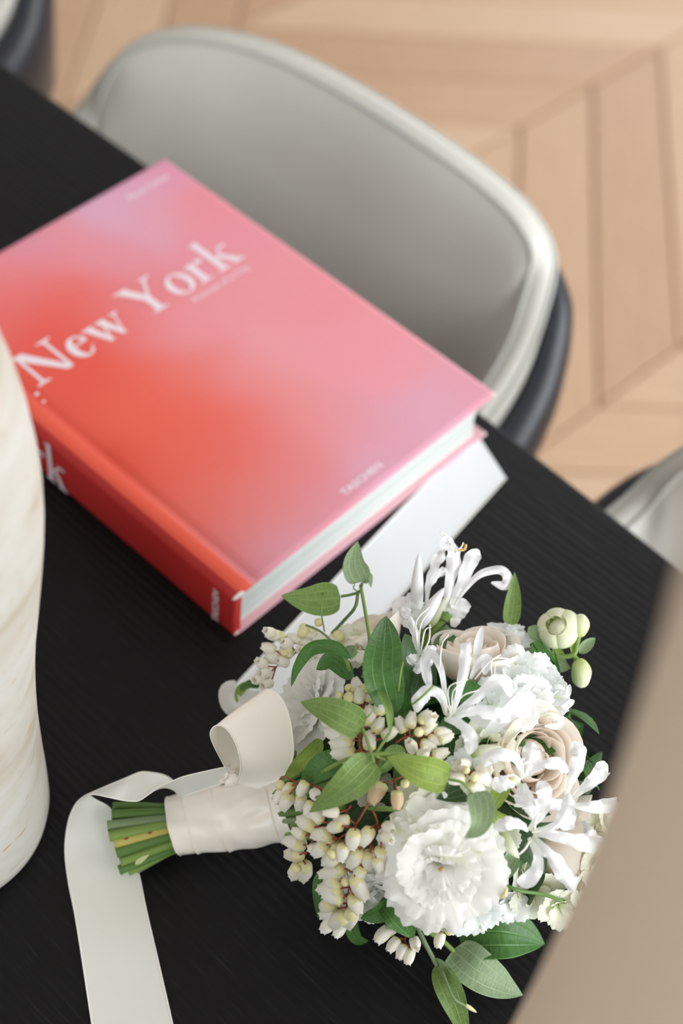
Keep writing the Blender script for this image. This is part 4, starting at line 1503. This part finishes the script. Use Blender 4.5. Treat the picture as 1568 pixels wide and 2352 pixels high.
pieris([(740, 960, 650, 1060), (800, 1030, 730, 1120), (840, 1070, 800, 1165), (885, 1100, 865, 1175), (900, 1030, 915, 1100), (780, 960, 700, 1000), (1085, 990, 1065, 1080), (1010, 930, 960, 950)], [(1130, 1010)], [[(880, 900), (850, 1000), (840, 1060)]], -.006, None, Z5)
pieris([(755, 110, 735, 5), (815, 85, 885, 60), (830, 180, 890, 70), (755, 195, 765, 140), (835, 370, 855, 215), (925, 285, 930, 180), (890, 420, 940, 310), (845, 560, 850, 410), (945, 465, 1060, 390)], [(670, 75), (815, 65), (675, 130), (620, 140)],
       [[(780, 590), (770, 480), (790, 350), (790, 180), (760, 120)]], .008, 'cream bells and yellow buds above the centre')
pieris([(665, 430, 510, 415), (715, 480, 555, 505), (730, 570, 560, 580), (740, 600, 640, 630), (570, 350, 485, 300), (760, 640, 690, 650)], [], [[(800, 600), (775, 520), (760, 460)]], .005)
pieris([(1160, 385, 1180, 275), (1230, 345, 1300, 270), (1290, 345, 1340, 300), (1255, 420, 1340, 355), (1240, 500, 1330, 520), (1300, 460, 1400, 480), (1340, 610, 1450, 565), (1190, 565, 1160, 500), (1240, 620, 1285, 560), (1120, 420, 1080, 330), (1380, 480, 1470, 440), (1350, 420, 1440, 420)],
       [(1250, 420), (1280, 340)], [[(1050, 500), (1130, 450), (1220, 440), (1215, 370)], [(1220, 440), (1235, 520)]], .007, 'cream bells right of the centre leaves')
pieris([(320, 590, 230, 550), (350, 640, 490, 620), (330, 670, 440, 745), (385, 560, 470, 570), (300, 630, 190, 650), (320, 540, 260, 520), (400, 610, 500, 680)], [(300, 590), (360, 660)], [[(250, 560), (330, 610), (360, 650)]], .010, 'cream bells seen end-on', Z4)
pieris([(950, 810, 860, 965), (1060, 870, 1060, 1015)], [(1105, 840)], [[(1100, 760), (1040, 790), (960, 810)]], .004, 'faded tan bells in the dark gap', Z3, BELLB)
pieris([(250, 980, 110, 950), (200, 1100, 85, 1060), (110, 1230, 50, 1190), (90, 1340, 20, 1350), (560, 960, 460, 950), (640, 1000, 530, 985), (420, 1010, 320, 985), (510, 1060, 420, 1020), (740, 1070, 680, 990), (830, 1060, 900, 1075), (620, 1190, 540, 1150), (900, 1180, 960, 1140), (300, 1210, 210, 1180), (230, 1180, 110, 1150), (350, 1140, 260, 1100),
        (470, 1130, 400, 1090), (150, 1290, 60, 1290), (760, 1150, 700, 1110), (830, 1150, 900, 1130), (180, 960, 120, 930), (330, 1060, 260, 1020), (160, 1370, 90, 1400)],
       [(455, 910), (550, 890), (520, 930), (300, 1080), (275, 1120), (330, 1110), (770, 990), (740, 970), (230, 1000), (130, 960), (430, 930)],
       [[(980, 1230), (820, 1150), (640, 1110), (480, 1080), (330, 1140), (200, 1240)], [(640, 1110), (560, 1000), (500, 920)]], -.002, 'soft-focus cream bells at the upper left of the head', Z1)

# ---- foreground leaves, each along its own path
leaves = [
    ([(782, 1372, .030), (715, 1378, .034), (645, 1368, .032)], 74, M_leaf, prof_heart, 0, .12),
    ([(832, 1336, .030), (815, 1295, .034), (821, 1243, .034)], 60, M_leafG, prof_heart, 12, .15),
    ([(833, 1338, .028), (845, 1325, .03), (852, 1350, .028)], 26, M_leafG, prof_heart, 30, .1),
    ([(806, 1512, .030), (770, 1484, .036), (715, 1488, .036), (682, 1530, .032), (668, 1578, .026)], 34, M_leafD, prof_leaf, 25, .25),
    ([(792, 1500, .026), (812, 1494, .030), (805, 1516, .028)], 26, M_leafG, prof_heart, 0, .1),
    ([(808, 1560, .016), (765, 1518, .024), (726, 1538, .022)], 46, M_leafD, prof_leaf, -10, .15),
    ([(905, 1642, .008), (880, 1550, .026), (883, 1480, .030), (886, 1415, .028)], 92, M_leafD, prof_leaf, 4, .14),
    ([(900, 1640, .004), (935, 1560, .012), (945, 1500, .010), (930, 1455, .006)], 66, M_leafD, prof_leaf, -10, .12),
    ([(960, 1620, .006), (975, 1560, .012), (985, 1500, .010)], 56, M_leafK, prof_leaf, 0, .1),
    ([(835, 1672, .024), (765, 1636, .032), (690, 1612, .028)], 74, M_leaf, prof_heart, -6, .12),
    ([(868, 1580, .020), (890, 1630, .024), (895, 1690, .022)], 24, M_leaf, prof_leaf, 35, .2),
    ([(858, 1745, .024), (795, 1805, .030), (710, 1866, .022)], 82, M_leaf, prof_heart, 4, .10),
    ([(1030, 1790, .024), (960, 1768, .030), (888, 1738, .026)], 76, M_leafL, prof_heart, 4, .14),
    ([(1094, 1818, .034), (1106, 1858, .042), (1098, 1900, .044), (1066, 1926, .040)], 60, M_leafG, prof_heart, 10, .12),
    ([(1172, 1436, .0), (1180, 1375, .006), (1182, 1314, .008)], 40, M_leaf, prof_heart, 10, .15),
    ([(1165, 1800, .004), (1140, 1835, .010), (1130, 1862, .008)], 40, M_leafL, prof_leaf, -15, .15),
    ([(1180, 1895, .004), (1145, 1880, .010), (1125, 1855, .008)], 34, M_leafL, prof_leaf, 15, .15),
    ([(1150, 1915, .002), (1140, 1960, .006), (1145, 1985, .004)], 40, M_leafD, prof_leaf, 15, .15),
    ([(1185, 1962, .006), (1165, 1995, .010), (1145, 2020, .008)], 40, M_leafG, prof_leaf, 0, .15),
    ([(1100, 1620, .004), (1070, 1590, .008), (1020, 1610, .006)], 60, M_leafD, prof_leaf, 0, .12),
    ([(1010, 1685, .002), (965, 1660, .006), (925, 1640, .006)], 52, M_leafD, prof_leaf, 0, .12),
    ([(930, 1740, -.002), (900, 1730, .002), (860, 1790, .002)], 36, M_leaf, prof_leaf, 0, .12),
    ([(905, 1735, .0), (888, 1760, .004), (858, 1780, .002)], 20, M_leaf, prof_leaf, 20, .2),
    ([(840, 1857, .002), (890, 1858, .006), (918, 1862, .004)], 12, M_leaf, prof_leaf, 0, .2),
    ([(800, 1740, .0), (740, 1760, .006), (690, 1800, .004)], 60, M_leafD, prof_leaf, 0, .12),
    ([(740, 1700, -.004), (700, 1740, .002), (650, 1795, .0)], 46, M_leafL, prof_leaf, 30, .15),
    ([(1330, 1995, -.002), (1290, 2010, .002), (1270, 2040, .0)], 44, M_leafD, prof_leaf, 0, .12),
    ([(1410, 1990, -.004), (1370, 2040, .0), (1310, 2080, .0)], 60, M_leafG, prof_leaf, 0, .12),
    ([(1400, 2040, -.006), (1360, 2070, .0), (1310, 2085, .0)], 66, M_leafG, prof_leaf, 0, .12),
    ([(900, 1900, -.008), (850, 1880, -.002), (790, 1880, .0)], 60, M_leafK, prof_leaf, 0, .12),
    ([(955, 1860, -.004), (900, 1900, .0), (880, 1940, .0)], 50, M_leafD, prof_leaf, 0, .12),
    ([(760, 2000, -.008), (735, 2030, -.004), (730, 2110, -.004)], 36, M_leafD, prof_leaf, 0, .12),
]
for k, (pts, wd, m_, pf, rl, cp) in enumerate(leaves):
    strip('leaf', L_(*pts), wd, m_, bq, prof=pf, roll=rl, nu=13, nv=24, cup=cp, vein=0.035, ruffle=.03, rfreq=6, seed=k)
low = [
    ([(1052, 2145, .022), (1140, 2140, .030), (1200, 2150, .024), (1250, 2168, .014)], 122, M_leafD, prof_heart, 6),
    ([(1040, 2182, .022), (1090, 2225, .024), (1150, 2262, .016), (1200, 2286, .010)], 94, M_leafG, prof_heart, 14),
    ([(1002, 2215, .020), (1028, 2265, .022), (1050, 2320, .014), (1075, 2400, .006)], 62, M_leaf, prof_leaf, -6),
    ([(1000, 2212, .019), (1018, 2225, .022), (1048, 2262, .020)], 40, M_leafG, prof_leaf, -40),
    ([(1150, 2045, .020), (1140, 2085, .028), (1190, 2110, .022)], 74, M_leafL, prof_heart, 0),
    ([(878, 2062, .054), (905, 2092, .060), (928, 2122, .056), (950, 2155, .046)], 66, M_leafD, prof_leaf, -10),
    ([(905, 2074, .054), (870, 2098, .054), (828, 2110, .048)], 46, M_leafD, prof_leaf, 25),
    ([(815, 2085, .012), (805, 2130, .010), (820, 2158, .008), (846, 2162, .008)], 34, M_leafD, prof_leaf, 20),
    ([(572, 1572, .060), (550, 1585, .066), (543, 1615, .060)], 24, M_leafL, prof_leaf, 20),
    ([(600, 1575, .062), (575, 1570, .068), (545, 1590, .064)], 22, M_leafD, prof_leaf, 10),
]
for k, (pts, wd, m_, pf, rl) in enumerate(low):
    strip('leaf', H_(*pts), wd, m_, bq, prof=pf, roll=rl, nu=13, nv=24, cup=.12, vein=0.035, ruffle=.03, rfreq=6, seed=k + 50)
for pts, wd in (([(560, 1640, .052), (530, 1620, .056), (525, 1590, .058), (545, 1578, .058)], 44), ([(590, 1630, .055), (570, 1600, .062), (575, 1585, .06)], 50), ([(668, 1690, .072), (690, 1700, .076), (706, 1718, .074)], 30)):
    strip('loose_petal', H_(*pts), wd, M_white, bq, prof=prof_tube, nu=9, nv=14, cup=.25, ruffle=.04)

# ---- vines, tendrils and small stalks
for pts, r, m_ in (([(828, 1345, .028), (838, 1400, .026), (849, 1470, .022), (846, 1520, .016), (833, 1555, .008)], 4.2, M_stem), ([(822, 1360, .028), (815, 1395, .026), (790, 1425, .018), (762, 1455, .006)], 4.0, M_stemD),
                   ([(783, 1370, .030), (805, 1366, .029), (826, 1358, .028), (832, 1338, .03)], 3.4, M_stemD), ([(828, 1362, .028), (812, 1352, .028), (814, 1342, .028)], 1.6, M_stem), ([(745, 1450, .01), (738, 1405, .03), (742, 1362, .034)], 1.8, M_stem), ([(703, 1436, .03), (735, 1450, .028), (768, 1478, .026)], 2.8, M_stemP),
                   ([(770, 1480, .026), (792, 1510, .026), (803, 1540, .018), (812, 1562, .010)], 5, M_stem), ([(855, 1736, .026), (844, 1705, .026), (832, 1672, .024)], 3.8, M_stem), ([(855, 1736, .026), (858, 1752, .026)], 4, M_stem),
                   ([(862, 1733, .026), (880, 1705, .022), (893, 1685, .020)], 3.6, M_stem), ([(740, 1772, .010), (800, 1742, .020), (860, 1732, .026), (920, 1732, .024), (965, 1745, .014)], 4.4, M_stem), ([(862, 1736, .026), (885, 1745, .022)], 3, M_stem),
                   ([(1030, 1790, .026), (1062, 1798, .030), (1082, 1820, .030)], 3.6, M_stem), ([(945, 1620, .016), (975, 1595, .024), (995, 1575, .024)], 2.6, M_stem), ([(915, 1588, .02), (920, 1545, .03), (925, 1520, .03)], 2, M_stem),
                   ([(862, 1495, .022), (835, 1492, .026), (830, 1484, .026)], 1.6, M_stemD), ([(1145, 2025, .012), (1190, 2045, .018), (1250, 2055, .016), (1298, 2072, .010)], 4.6, M_stemD),
                   ([(1108, 2082, .010), (1150, 2068, .018), (1162, 2050, .02)], 2, M_stemP), ([(840, 1650, .026), (850, 1640, .03), (858, 1628, .03)], 1.8, M_stem),
                   ([(868, 1765, .0), (868, 1740, .0)], 3, M_redstalk), ([(870, 1740, -.004), (866, 1775, .0), (872, 1800, .002)], 4, M_redstalk)):
    tube('vine', L_(*pts), r, m_, bq, n=18, ns=7)
for pts, r, m_ in (([(930, 2108, .03), (970, 2128, .032), (1020, 2136, .028), (1056, 2146, .022)], 6, M_stemP), ([(928, 2108, .03), (975, 2135, .03), (1015, 2160, .026), (1042, 2186, .022)], 6, M_stem), ([(955, 2122, .03), (975, 2165, .026), (1003, 2218, .020)], 5.5, M_stemP),
                   ([(1015, 2228, .024), (1040, 2290, .024), (1068, 2310, .018)], 3, M_stemP), ([(900, 2090, .03), (930, 2108, .03)], 6, M_stem)):
    tube('vine', H_(*pts), r, m_, bq, n=18, ns=7)
spindle('tendril_bud', H_((1068, 2308, .018), (1080, 2316, .016), (1095, 2326, .014)), 11, M_calyx, bq, n=8, ns=7)
spindle('tendril_bud', L_((1150, 2062, .02), (1160, 2050, .022), (1165, 2036, .022)), 11, M_calyx, bq, n=8, ns=7)
